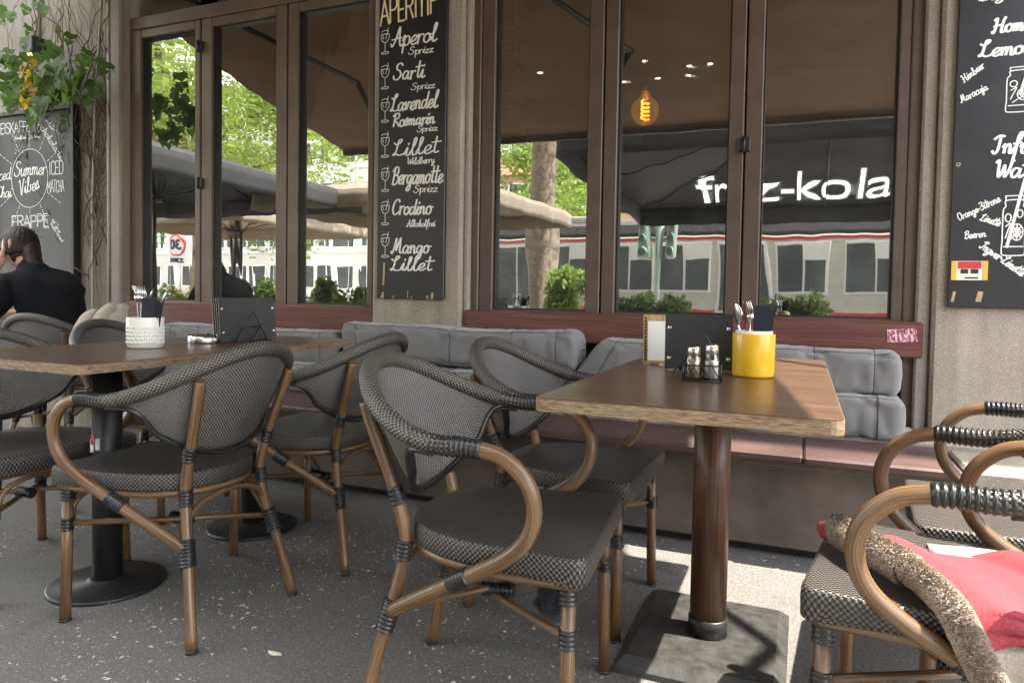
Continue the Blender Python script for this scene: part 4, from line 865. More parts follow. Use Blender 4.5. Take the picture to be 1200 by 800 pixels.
# local frame: origin on the seat, face towards -x, camera side is -y
bv=[(0,0,.07,.135,.15),(-.02,0,.20,.125,.14),(-.09,0,.36,.14,.17),(-.20,0,.50,.11,.15),(-.28,0,.575,.055,.055),(-.33,0,.63,.05,.05),
    (-.20,-.17,.475,.075,.075),(-.26,-.235,.34,.06,.06),(-.42,-.265,.31,.062,.062),(-.425,-.20,.44,.056,.056),(-.395,-.135,.555,.044,.044),
    (-.20,.17,.475,.075,.075),(-.27,.235,.33,.06,.06),(-.43,.20,.30,.055,.055),(-.55,.08,.305,.045,.045),
    (-.05,-.10,.06,.095,.095),(-.40,-.12,.06,.075,.075),(-.43,-.13,-.20,.055,.055),(-.41,-.13,-.40,.04,.04),
    (-.05,.10,.06,.095,.095),(-.40,.12,.06,.075,.075),(-.43,.13,-.20,.055,.055),(-.41,.13,-.40,.04,.04)]
be=[(0,1),(1,2),(2,3),(3,4),(4,5),(3,6),(6,7),(7,8),(8,9),(9,10),(3,11),(11,12),(12,13),(13,14),(0,15),(15,16),(16,17),(17,18),(0,19),(19,20),(20,21),(21,22)]
skin('sweater',[(x,y,z,*[r*(1.14 if i not in (4,5) else 1.25) for r in rr]) for i,(x,y,z,*rr) in enumerate(bv[:15])],be[:14],M['sweater'])
skin('trousers',[bv[0]]+bv[15:],[(0,1),(1,2),(2,3),(3,4),(0,5),(5,6),(6,7),(7,8)],M['trouser'])
hd=MB(); hc=Vector((-.375,-.005,.705))
def head(u,v):
    a=2*math.pi*u; b=math.pi*v-math.pi/2; x=-math.cos(a)*math.cos(b); y=math.sin(a)*math.cos(b); z=math.sin(b)
    r=Vector((x*.096,y*.076,z*.118)); 
    if z<0 and x>0: r.x*=1-.35*min(1,-z)
    if x<-.2:
        f=max(0,1-abs(y)*2.6)
        r.x-=.022*math.exp(-((z+.18)/.16)**2)*f*max(0,1-abs(y)*7)            # nose
        r.x+=.010*math.exp(-((z-.06)/.11)**2)*math.exp(-((abs(y)-.42)/.2)**2)*1.0  # eye sockets
        r.x-=.006*math.exp(-((z+.52)/.08)**2)*max(0,1-abs(y)*3)              # lips
        r.x-=.008*math.exp(-((z+.86)/.14)**2)*f                                # chin
    if z<-.3: r.y*=1-.28*(-z-.3)
    return r
rot=Matrix.Rotation(R(18),4,'Z')@Matrix.Rotation(R(-16),4,'Y')@Matrix.Rotation(R(-14),4,'X')
hd.grid(lambda u,v:hc+rot@head(u,v),40,28)
hd.tube([hc+rot@Vector((.03,.0,-.07)),Vector((-.31,0,.60))],[.052,.054],14)
# hand on the cheek: palm and five bent fingers
pal=Vector((-.392,-.108,.632)); 
hd.tube([Vector((-.30,0,.56)),Vector((-.20,-.10,.48)),Vector((-.26,-.22,.35)),Vector((-.41,-.255,.32)),Vector((-.42,-.19,.45)),Vector((-.395,-.13,.57)),pal,pal+Vector((-.012,.012,.03))],[.04,.045,.045,.035,.03,.026,.036,.024],12)
for k in range(4):
    b=pal+Vector((-.016,-.010+.003*k,.030-.0165*k)); L_=(.9,1.0,.95,.78)[k]; hd.tube(crom([b,b+Vector((-.026*L_,-.006,.006)),b+Vector((-.050*L_,.006,.004)),b+Vector((-.064*L_,.024,-.002))],4),[.0094]*10+[.0085,.008,.006],8)
hd.tube(crom([pal+Vector((.018,.0,.006)),pal+Vector((.030,-.002,.026)),pal+Vector((.026,.008,.050)),pal+Vector((.016,.014,.066))],4),[.011]*10+[.0095,.009,.006],8)
ear=hc+rot@Vector((.012,-.080,-.01)); hd.tube([ear+Vector((.0,0,.028)),ear+Vector((.012,-.008,.018)),ear+Vector((.014,-.008,0)),ear+Vector((.004,-.004,-.024))],[.006,.009,.009,.006],8)
hd.tube([(-.30,0,.56),(-.20,.10,.48),(-.27,.22,.34),(-.43,.19,.31),(-.55,.08,.305),(-.60,.03,.305),(-.64,0,.30)],[.04,.045,.045,.035,.028,.034,.025],10)
for k in range(4): hd.tube([(-.64+.004*k,-.012+.018*k-.02,.30),(-.69,-.025+.018*k-.02,.297),(-.715,-.03+.018*k-.02,.288)],.0085,8)
hd.tube([(-.60,-.01,.305),(-.625,-.045,.30),(-.65,-.055,.292)],.0095,8)
hd.build('body',M['skin'],per)
for (dx,dz,col) in ((-.0905,.008,(.03,.02,.015)),):
    for sy in (-1,1):
        e_=MB().lathe([(.0,-.006),(.006,-.004),(.0085,0),(.006,.004),(0,.006)],10,hc+rot@Vector((dx,sy*.031,dz))).build('eye',plain('eye',col,.2),per)
hr=MB()
def hair(u,v):
    a=2*math.pi*u; b=math.pi*(.05+.95*v)-math.pi/2; x=-math.cos(a)*math.cos(b); y=math.sin(a)*math.cos(b); z=math.sin(b)
    n_=1+.035*noise.noise(Vector((x*3,y*8,z*8)))+.02*math.sin(a*23+z*6); r=Vector((x*.112*n_,y*.092*n_,z*.130*n_))
    if x<-.15: # keep the face free: pull the shell back over the hairline
        k=min(1,(-x-.15)/.5); lim=.42+.15*abs(y)
        if z<lim: r*=(1-.30*k)
    if z<-.55: r*=.86
    return r
hr.grid(lambda u,v:hc+rot@hair(u,v),64,36)
hr.tube(crom([hc+rot@Vector((.06,.0,.0)),hc+Vector((.115,.0,-.05)),hc+Vector((.15,-.01,-.11)),hc+Vector((.18,-.02,-.17))],5),[.05]*6+[.046]*4+[.04,.036,.032,.028,.022,.014],12)
for k in range(40):
    a=rnd.uniform(0,6.28); s_=hc+rot@Vector((rnd.uniform(-.03,.10),rnd.uniform(-.06,.06),rnd.uniform(.05,.12))); hr.tube([s_,s_+Vector((rnd.uniform(0,.05),rnd.uniform(-.03,.03),rnd.uniform(-.05,.02)))],.0012,4)
hr.build('hair',M['hair'],per)
# ------------------------------------------------------------------ climbing vine, wall lamp, conduits
YW=YP+.10
vine=thing('climbing_vine','climbing vine of dry stems and green leaves on the left wall','vine',(-4.7,YW,0)); vinv=Matrix.Translation((4.7,-YW,0)); rnd=random.Random(21)
def vp(o): o.matrix_parent_inverse=vinv; return o
for i in range(90):
    x=rnd.uniform(xll-1.1,xll+.0) if i%4 else rnd.uniform(lx1+.05,xll); z=rnd.uniform(1.75,2.35) if i%4 else rnd.uniform(1.0,1.8); p=Vector((x,YW-.012,z)); pts=[p]; d=rnd.uniform(-.5,.5)
    for k in range(rnd.randint(8,18)):
        d+=rnd.uniform(-.5,.5); d=max(-1.3,min(1.3,d*.9)); p=p+Vector((math.sin(d)*.075,0,math.cos(d)*.075)); p=Vector((min(p.x,xll+.03),YW-.012-rnd.uniform(0,.05)-max(0,p.z-2)*.03,p.z)); pts.append(p)
    pts=crom(pts,3); n=len(pts); r0=rnd.choice((.002,.0025,.003,.004,.006)); vp(MB().tube(pts,[r0*(1-.75*k/n) for k in range(n)],5).build('stem',M['stem'],vine))
for i in range(26): # hanging fine roots beside the board
    x=rnd.uniform(lx1+.04,xll-.01); z=rnd.uniform(1.3,2.2); pts=[Vector((x+rnd.uniform(-.02,.02),YW-.01-rnd.uniform(0,.02),z-.09*k)) for k in range(rnd.randint(4,9))]; vp(MB().tube(crom(pts,3),.0012,4).build('root',M['stem'],vine))
def leafmesh():  # lobed vine leaf, folded along its midrib
    mb=MB(); lobes=[(0,0),(.30,-.10),(.50,.12),(.42,.30),(.62,.55),(.34,.60),(.26,.80),(0,1.12)]
    pts=lobes+[(-x,y) for x,y in lobes[-2:0:-1]]
    n=len(pts); zf=lambda x,y:.10*abs(x)-.16*y*y+.03*math.sin(8*x)
    b=mb.add([(x,y,zf(x,y)) for x,y in pts]+[(0,.25,.0),(0,.6,-.05)])
    for i in range(n):
        j=(i+1)%n; m_=n if (pts[i][1]+pts[j][1])/2<.45 else n+1; mb.face([b+i,b+j,b+m_],None,False)
    mb.face([b+3,b+4,b+n+1,b+n]) if False else None
    mb.face([b+n,b+3,b+n+1],None,False) ; mb.face([b+n,b+n+1,b+n-3],None,False)
    return mb.mesh('leaf')
lm=leafmesh(); lm.materials.append(M['ivy']); lmy=lm.copy(); lmy.materials.clear(); lmy.materials.append(M['lamplit_ivy_blossom'])
def leaf(px,py,Y,size,yel=False,wild=.6):
    o=bpy.data.objects.new('leaf',lmy if yel else lm); C.objects.link(o); o.parent=vine; o.matrix_parent_inverse=vinv
    o.location=P(px,py,Y); dn=Vector((rnd.uniform(-wild,wild),-rnd.uniform(.1,.8),-1)); o.rotation_euler=dn.to_track_quat('Y','Z').to_euler(); o.rotation_euler.rotate_axis('Y',rnd.uniform(-1.1,1.1)+R(0)); o.scale=(size,)*3
for i in range(72):
    leaf(rnd.gauss(62,27),rnd.gauss(88,18),rnd.uniform(2.95,3.33),rnd.uniform(.06,.125))
for i in range(34): leaf(rnd.gauss(18,18),rnd.uniform(60,112),rnd.uniform(2.95,3.3),rnd.uniform(.06,.12))
for px,py in ((25,77),(30,74),(42,72),(46,78),(35,96),(33,108),(36,85),(28,82),(52,80),(38,118),(30,117),(40,103)): leaf(px,py,2.98,rnd.uniform(.05,.08),True)  # leaves under the wall lamp, its glow painted as yellow-orange
for px,py,s_ in ((0,5,.13),(4,14,.12),(70,35,.08),(84,40,.06),(75,68,.085),(68,110,.08),(86,82,.1),(95,92,.11),(50,122,.08),(46,115,.09),(80,100,.09),(100,88,.09),(60,118,.08),(30,45,.06),(33,30,.05),(12,58,.06)): leaf(px,py,2.97,s_*1.35,False,.35)
for i in range(14): leaf(rnd.uniform(-10,60),rnd.uniform(-30,20),rnd.uniform(3.1,3.33),rnd.uniform(.05,.09))
wl=thing('wall_lamp','small black box wall lamp glowing among the vine leaves','lamp',P(38,55,YW-.06)); 
MB().bbox(-.07,.07,-.05,.058,-.06,.06,.004).build('housing',M['black_metal'],wl); MB().box(-.045,.045,-.035,.045,-.0645,-.0605).build('diffuser',emit('warm_lamp',(1,.55,.18),3.5),wl)
MB().tube([(0,.05,.06),(.0,.05,.9)],.012,8).build('conduit',M['render'],wl)
M['cable']=plain('grey_cable',(.30,.27,.23),.6); px=P(112,200,YP+.05).x
cp=[P(119,0,YP+.05),P(113,100,YP+.06),P(110,180,YP+.065),P(108.5,260,YP+.07),P(109,350,YP+.07),P(109,420,YP+.07)]; cp.insert(0,cp[0]+Vector((.01,0,.5)))
tag(MB().tube(crom(cp,6),.0095,8).build('wall_cable',M['cable']),'pale cable running down the wall beside the coffee board','cable')
x=P(124,200,YP+.03).x; tag(MB().tube([(x,YP+.06,.0),(x,YP+.06,3.29)],.018,12).build('wall_pipe',M['cable']),'grey pipe running down the corner of the left window pilaster','pipe')
# ------------------------------------------------------------------ cafe interior behind the glass
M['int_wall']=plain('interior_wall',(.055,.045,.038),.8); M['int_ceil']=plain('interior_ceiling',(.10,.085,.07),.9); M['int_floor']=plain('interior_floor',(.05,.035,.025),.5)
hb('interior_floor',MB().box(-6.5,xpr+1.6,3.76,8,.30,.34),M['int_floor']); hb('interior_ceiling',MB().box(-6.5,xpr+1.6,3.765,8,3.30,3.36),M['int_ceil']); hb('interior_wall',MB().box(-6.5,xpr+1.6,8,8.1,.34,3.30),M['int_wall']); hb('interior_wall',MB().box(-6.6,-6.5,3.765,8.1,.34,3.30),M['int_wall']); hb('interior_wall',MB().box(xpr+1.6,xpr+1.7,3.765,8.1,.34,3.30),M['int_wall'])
M['brick']=plain('red_brick',(.20,.065,.038),.85,var=.4,scale=9,bump=.4,bscale=90); M['mortar']=plain('mortar',(.22,.19,.16),.9)
x0=P(580,80,3.70).x; x1=P(601,80,3.70).x; bk_=thing('brick_pier','narrow red brick pier behind the left pane of the right window','pier',((x0+x1)/2,3.80,.34)); inv=Matrix.Translation((-(x0+x1)/2,-3.80,-.34))
o=MB().box(x0+.004,x1-.004,3.715,3.90,.34,3.29).build('core',M['mortar'],bk_); o.matrix_parent_inverse=inv
bme=MB().bbox(-(x1-x0)/2,(x1-x0)/2,-.012,.18,-.031,.031,.004).mesh('brick'); bme.materials.append(M['brick']); rnd=random.Random(2)
for k in range(38):
    o=bpy.data.objects.new('brick',bme); C.objects.link(o); o.parent=bk_; o.matrix_parent_inverse=inv; o.location=((x0+x1)/2+rnd.uniform(-.003,.003),3.716+rnd.uniform(-.004,.003),.42+.0745*k)
bc=P(756,131,4.35); pb=thing('pendant_bulb','large amber globe bulb hanging behind the right window','lamp',bc)
t=NT('amber_globe'); M['amber']=glass('amber_globe',.16,(.95,.62,.22)); ag=M['amber'].node_tree; em=ag.nodes.new('ShaderNodeEmission'); em.inputs[0].default_value=(1,.5,.1,1); em.inputs[1].default_value=.12; ad=ag.nodes.new('ShaderNodeMixShader'); ad.inputs[0].default_value=.25; om=[n for n in ag.nodes if n.type=='OUTPUT_MATERIAL'][0]; ag.links.new(om.inputs[0].links[0].from_socket,ad.inputs[1]); ag.links.new(em.outputs[0],ad.inputs[2]); ag.links.new(ad.outputs[0],om.inputs[0])
MB().lathe([(.0,-.088),(.03,-.083),(.06,-.064),(.082,-.03),(.088,.005),(.078,.045),(.05,.075),(.03,.092),(.024,.12)],28).build('globe',M['amber'],pb)
MB().tube([Vector((.026*math.cos(k*.9),.026*math.sin(k*.9),-.05+.0035*k)) for k in range(34)],.0035,6).build('filament',emit('filament',(1,.5,.12),4),pb)
MB().tube([(0,0,.115),(0,0,.17)],.024,14).build('socket',M['chrome'],pb); MB().tube([(0,0,.17),(0,0,3.295-bc.z)],.004,6).build('flex',M['gasket'],pb)
M['down']=emit('downlight',(1,.9,.75),1.2)
for k,(px,py) in enumerate(((769,190),(834,186),(653,200),(803,234),(809,238),(766,240),(728,242))):
    d=P(px,py,4); f=(3.295-CAM.z)/(d.z-CAM.z); p=CAM+(d-CAM)*f
    if p.y>7.8: p=Vector((p.x*7.6/p.y,7.6-.3*(k%3),3.295))
    dl=thing('downlight','small round ceiling downlight inside the cafe','downlight',p,0,'downlights in the cafe ceiling'); MB().lathe([(.036,-.012),(.036,0)],16).build('trim',M['chrome'],dl); MB().lathe([(.026,-.016),(.026,-.0125)],16).build('lens',M['down'],dl)
sh=thing('bottle_shelf','dark wooden shelf against the rear wall of the cafe','shelf',(-1.9,7.8,1.55)); MB().bbox(-1.5,1.5,-.14,.19,-.02,.02,.004).build('board',M['frame_dark'],sh); MB().bbox(-1.5,1.5,-.14,.19,.40,.44,.004).build('board',M['frame_dark'],sh)
for k in range(16):
    c_=rnd.choice(((.25,.12,.02),(.05,.12,.03),(.35,.25,.1),(.12,.03,.02),(.5,.45,.35))); h=rnd.uniform(.24,.34)
    bt=MB().lathe([(.035,0),(.037,.01),(.037,h*.6),(.013,h*.78),(.013,h),(0,h)],12,(-3.3+.185*k,7.8,1.571)).build('bottle',plain('bottle_glass',c_,.15)); tag(bt,'small bottle on the dark shelf inside the cafe','bottle','bottles on the cafe shelf')
bar=thing('bar_counter','dark bar counter deep inside the cafe','counter',(-1.6,6.5,.34)); MB().bbox(-1.9,1.9,-.3,.3,0,1.05,.01).build('body',M['int_wall'],bar); MB().bbox(-2,2,-.36,.36,1.051,1.09,.008).build('top',M['frame_dark'],bar)
# ------------------------------------------------------------------ awning over the terrace
def cloth(name,under,trans=.25,tint=None):
    t=NT(name); co=t.coord(); n_=t.noise(co,4,4); w2=t.noise(co,300,2); c_=t.ramp(n_,[(.3,tuple(x*.85 for x in under)),(.7,tuple(x*1.1 for x in under))]); t.set(Base_Color=c_,Roughness=.85); t.bump(w2,.3,.002)
    tr=t.n('BsdfTranslucent'); tr.inputs[0].default_value=(*(tint or under),1); mx=t.n('MixShader'); mx.inputs[0].default_value=trans; t.l(t.b.outputs[0],mx.inputs[1]); t.l(tr.outputs[0],mx.inputs[2]); t.l(mx.outputs[0],t.out.inputs[0]); return t.m
M['awning']=cloth('brown_awning_cloth',(.24,.165,.115),.16,(.30,.18,.10)); M['dark_cloth']=cloth('charcoal_parasol_cloth',(.035,.036,.040),.06); M['cream_cloth']=cloth('sand_parasol_cloth',(.50,.43,.33),.30,(.5,.40,.27)); M['print']=cloth('white_print',(.9,.9,.9),.7,(.95,.95,.95))
AX0,AX1,AY,AZ,AZW=-4.62,1.10,.55,2.43,3.04
aw=thing('awning','brown fabric awning stretched over the terrace from the wall','awning',((AX0+AX1)/2,YP,AZW)); ainv=Matrix.Translation((-(AX0+AX1)/2,-YP,-AZW))
def ap_(n,mb,m): o=mb.build(n,m,aw); o.matrix_parent_inverse=ainv; return o
mb=MB()
def af(u,v): return Vector((AX0+(AX1-AX0)*u,YP-.14+(AY-YP+.14)*v,AZW+.03+(AZ-AZW)*v-.035*math.sin(math.pi*v)))
mb.grid(af,20,12); o=ap_('canopy',mb,M['awning']); md=o.modifiers.new('Solidify','SOLIDIFY'); md.thickness=.004
ap_('front_bar',MB().bbox(AX0,AX1,AY-.05,AY-.002,AZ-.03,AZ+.05,.01),M['frame_dark']); ap_('cassette',MB().bbox(AX0-.05,AX1+.05,YP-.16,YP-.005,AZW,AZW+.16,.02),M['frame_dark'])
for x in (AX0+.5,-1.9,AX1-.4):
    e=Vector((x+.75,2.05,AZ+.20)); mb=MB().tube([(x,YP-.15,AZW-.02),e],.022,8); ap_('arm',mb,M['black_metal']); ap_('arm',MB().tube([e,(x+.05,AY,AZ-.01)],.022,8),M['black_metal'])
# ------------------------------------------------------------------ parasols of the terrace behind the camera
def parasol(label,cx,cy,hx,hy,zr,zt,mat,val=.28,poleoff=(0,0),tilt=0,logo=None):
    p=thing('parasol',label,'parasol',(cx,cy,0)); n=14
    mb=MB()
    for (a,b_) in (((-1,-1),(1,-1)),((1,-1),(1,1)),((1,1),(-1,1)),((-1,1),(-1,-1))):
        if logo and a==(-1,-1): continue
        def fn(u,v,a=a,b_=b_):
            x=(a[0]+(b_[0]-a[0])*u)*hx*v; y=(a[1]+(b_[1]-a[1])*u)*hy*v; s_=.12*math.sin(math.pi*u)*v*(1-v)*2
            return Vector((x,y,zt+(zr-zt)*v-(0 if logo else s_*.6)+tilt*y))
        mb.grid(fn,n,8)
    o=mb.build('canopy',mat,p); md=o.modifiers.new('Solidify','SOLIDIFY'); md.thickness=.004
    for sx,sy in ((0,-1),(1,0),(0,1),(-1,0)):
        def vf(u,v,sx=sx,sy=sy):
            t_=(u-.5)*2; w_=.012*math.sin(u*26)*v
            return Vector(((sx*(hx+w_) if sx else t_*hx),(sy*(hy+w_) if sy else t_*hy),zr-val*v-.012*abs(math.sin(u*14))*v+tilt*(sy*hy if sy else t_*hy)))
        mb=MB(); mb.grid(vf,48,3); o=mb.build('valance',mat,p); md=o.modifiers.new('Solidify','SOLIDIFY'); md.thickness=.004
    for a in ((-1,-1),(1,-1),(1,1),(-1,1),(0,-1),(1,0),(0,1),(-1,0)):
        e=Vector((a[0]*hx*.985,a[1]*hy*.985,zr-.02+tilt*a[1]*hy)); MB().tube([(0,0,zt-.05),e],.013,6).build('rib',M['black_metal'],p); (None if poleoff[0] else MB().tube([(0,0,zr-.25),Vector((0,0,zt-.05)).lerp(e,.55)],.011,6).build('strut',M['black_metal'],p))
    px_=hx+.35 if poleoff[0] else 0
    MB().tube([(px_,0,.03),(px_,0,zt+(.3 if px_ else -.02))],.032 if not px_ else .05,12).build('pole',M['black_metal'],p)
    if px_: MB().tube([(px_,0,zt+.28),(0,0,zt+.05)],.035,10).build('arm',M['black_metal'],p)
    MB().tube([(0,0,zt-.12 if px_ else zr-.3),(0,0,zt-.02 if px_ else zr-.2)],.055,12).build('hub',M['black_metal'],p); MB().bbox(px_-.4,px_+.4,-.4,.4,0,.07,.02).build('base',M['dark_iron'],p)
    return p
def text(body,size,loc,rx,mat,par,name='lettering',off=.012,rz=0,sx=1,shear=0,ext=.009):
    cu=bpy.data.curves.new(name,'FONT'); cu.body=body; cu.size=size; cu.extrude=ext; cu.offset=off; cu.align_x='CENTER'; cu.align_y='CENTER'; cu.shear=shear
    ob_=bpy.data.objects.new(name,cu); C.objects.link(ob_); dg=bpy.context.evaluated_depsgraph_get(); me=bpy.data.meshes.new_from_object(ob_.evaluated_get(dg)); bpy.data.objects.remove(ob_)
    o=bpy.data.objects.new(name,me); C.objects.link(o); me.materials.clear(); me.materials.append(mat); o.parent=par; o.location=loc; o.rotation_euler=(rx,0,rz); o.scale=(sx,1,1); return o
PZR,PZT,PHX,PHY,PTI=2.54,3.36,2.9,2.05,.09
PK=parasol('charcoal parasol with white brand lettering across its street side panel',.35,-2.55,PHX,PHY,PZR,PZT,M['dark_cloth'],.26,(1,0),PTI,True)
E0=Vector((0,-PHY,PZR-PTI*PHY)); AP=Vector((0,0,PZT)); SD=(AP-E0).normalized(); SL=(AP-E0).length; LX,LS=-.57,.46
tx_=text('fritz-kola',1.02,(0,0,0),0,M['print'],PK,off=.03,ext=0); xs=[v.co.x for v in tx_.data.vertices]; FS=2.72/(max(xs)-min(xs))
def onpanel(me,lift):
    nn=Vector((1,0,0)).cross(SD)
    for v in me.vertices: v.co=E0+Vector((LX+v.co.x*FS,0,0))+SD*(LS+v.co.y)-nn*lift+nn*v.co.z
    me.update()
onpanel(tx_.data,.004)
cu=bpy.data.curves.new('cut','FONT'); cu.body='fritz-kola'; cu.size=1.02; cu.align_x='CENTER'; cu.align_y='CENTER'
ob_=bpy.data.objects.new('cut',cu); C.objects.link(ob_); bpy.context.view_layer.update(); c2=ob_.to_curve(bpy.context.evaluated_depsgraph_get()).copy(); ob_.to_curve_clear(); bpy.data.objects.remove(ob_)
c3=bpy.data.curves.new('cut','CURVE'); c3.dimensions='2D'
for s0 in c2.splines:
    s1=c3.splines.new('BEZIER'); s1.bezier_points.add(len(s0.bezier_points)-1); s1.use_cyclic_u=True; s1.resolution_u=4
    for p0,p1 in zip(s0.bezier_points,s1.bezier_points):
        p1.handle_left_type='FREE'; p1.handle_right_type='FREE'; p1.co=p0.co; p1.handle_left=p0.handle_left; p1.handle_right=p0.handle_right
c2=c3; sp=c2.splines.new('POLY'); sp.points.add(2); sp.use_cyclic_u=True
for p_,(x_,y_) in zip(sp.points,(((-PHX-LX)/FS,-LS),((PHX-LX)/FS,-LS),(-LX/FS,SL-LS))): p_.co=(x_,y_,0,1)
c2.dimensions='2D'; c2.fill_mode='BOTH'; c2.extrude=.0015
ob_=bpy.data.objects.new('cut',c2); C.objects.link(ob_); bpy.context.view_layer.update(); me=bpy.data.meshes.new_from_object(ob_.evaluated_get(bpy.context.evaluated_depsgraph_get())); bpy.data.objects.remove(ob_)
onpanel(me,0); me.materials.clear(); me.materials.append(M['dark_cloth']); o=bpy.data.objects.new('canopy_panel',me); C.objects.link(o); o.parent=PK
parasol('charcoal parasol left of the lettered one behind the camera',-8.3,-.2,2.0,2.0,2.42,2.95,M['dark_cloth'],.26)
M['taupe_cloth']=cloth('taupe_parasol_cloth',(.27,.23,.18),.25,(.3,.24,.16)); parasol('taupe parasol with visible ribs out on the terrace',-5.9,-3.6,1.95,1.95,2.42,2.95,M['taupe_cloth'],.25)
parasol('sand coloured parasol at the far left of the terrace',-10.6,-4.2,1.9,1.9,2.35,2.85,M['cream_cloth'],.25)
# ------------------------------------------------------------------ trees and shrubs across the street
def leafcloud(n,fn,s0,s1,seed):
    r_=random.Random(seed); mb=MB()
    for i in range(n):
        p=fn(r_); s_=r_.uniform(s0,s1); a=Vector((r_.gauss(0,1),r_.gauss(0,1),r_.gauss(0,.7))).normalized(); b=a.orthogonal().normalized(); c_=a.cross(b); q_=r_.uniform(0,6.28); b,c_=b*math.cos(q_)+c_*math.sin(q_),c_*math.cos(q_)-b*math.sin(q_)
        k=mb.add([p-b*s_,p+c_*s_*.5,p+b*s_,p-c_*s_*.5]); mb.face([k,k+1,k+2,k+3])
    return mb
def tree(label,x,y,h,rc,zc,trunk_r,n,seed,ls=(.10,.2),lean=0):
    t_=thing('street_tree',label,'tree',(x,y,0),0,'trees along the street'); r_=random.Random(seed)
    top=Vector((lean,0,zc)); pts=crom([(0,0,-.02),(.02,.03,h*.12),(lean*.4,-.04,zc*.55),top,(lean,.0,h*.82)],5); n_=len(pts)
    mb=MB().tube(pts,[trunk_r*(1.25 if k==0 else 1)*(1-.75*k/n_) for k in range(n_)],12); mb.build('trunk',M['bark'],t_)
    cl=[]
    for k in range(9):
        a=2*math.pi*k/9+r_.uniform(-.3,.3); z0=zc*r_.uniform(.62,1.0); e=Vector((lean+math.cos(a)*rc*r_.uniform(.5,.85),math.sin(a)*rc*r_.uniform(.5,.85),zc+r_.uniform(-.25,.75)*(h-zc)))
        s_=Vector((lean*.7,0,z0)); MB().tube(crom([s_,s_.lerp(e,.5)+Vector((0,0,.3)),e],4),[trunk_r*.4*(1-.8*q_/8) for q_ in range(9)],6).build('limb',M['bark'],t_)
        for m_ in range(4): cl.append((e+Vector((r_.gauss(0,.25),r_.gauss(0,.25),r_.gauss(0,.2)))*rc*.6,rc*r_.uniform(.22,.42)))
    cl.append((Vector((lean,0,h-rc*.3)),rc*.4))
    def fn(q):
        c_,r=q.choice(cl); v=Vector((q.gauss(0,1),q.gauss(0,1),q.gauss(0,.8))).normalized()*r*q.random()**.45; return c_+v
    leafcloud(n,fn,ls[0],ls[1],seed).build('crown',M['tree_leaf'],t_); return t_
tree('broad leafy street tree reflected in the left folding window',-17,-9.0,10.5,4.6,5.0,.24,26000,1,(.05,.11))
tree('tall street tree at the left end of the row across the street',-25.5,-11.5,12,5.4,6.2,.28,26000,2,(.06,.12))
tree('street tree with a pale massive trunk seen in the right window',-4.9,-6.6,10.5,3.4,7.2,.34,14000,3,(.05,.1))
tree('street tree beyond the tram, left of the junction',-12.5,-26,9,4.2,5,.24,14000,4,(.09,.17)); tree('street tree beyond the tram, behind its middle',-2.5,-26.5,7.2,4.2,3.8,.22,14000,5,(.09,.17)); tree('street tree beyond the tram, at its right end',6.5,-26,7.4,4.4,3.8,.22,14000,6,(.09,.17))
M['planter']=plain('planter_grey',(.30,.30,.31),.7)
def planter(label,x,y,wx,h,n,seed,kind=0):
    p=thing('planter',label,'planter',(x,y,0)); r_=random.Random(seed); MB().bbox(-wx,wx,-.22,.22,0,.45,.02).build('trough',M['planter'],p)
    cl=[(Vector((r_.uniform(-wx,wx),r_.uniform(-.2,.2),.5+r_.random()*h*.7)),r_.uniform(.14,.28)) for _ in range(12)]
    def fn(q): c_,r=q.choice(cl); return c_+Vector((q.gauss(0,1),q.gauss(0,1),q.gauss(0,1))).normalized()*r*q.random()**.5
    leafcloud(n,fn,.035,.08,seed).build('foliage',M['bush_leaf'],p)
    if kind:
        mb=leafcloud(160,lambda q:Vector((q.uniform(-wx,wx),q.uniform(-.25,.25),.5+h*q.uniform(.5,.9))),.02,.035,seed+9); mb.build('blossom',M['lamplit_ivy_blossom'],p)
planter('grey planter with leafy shrub nearest the sand parasol',-6.6,-2.2,.6,.75,2600,31); planter('grey planter with yellow blossoms under the speed sign',-12.2,-4.4,.6,.5,1800,32,1); planter('grey planter with shrub left of the speed sign',-9.3,-3.6,.55,.7,2200,33); planter('grey planter with shrub at the terrace edge behind the lettered parasol',-2.2,-3.2,.7,.42,2600,34); planter('grey planter with shrub at the right terrace edge',-.4,-3.4,.7,.5,2600,35); planter('tall shrub planter beside the pale tree trunk',-3.4,-4.2,.4,1.0,2400,36)
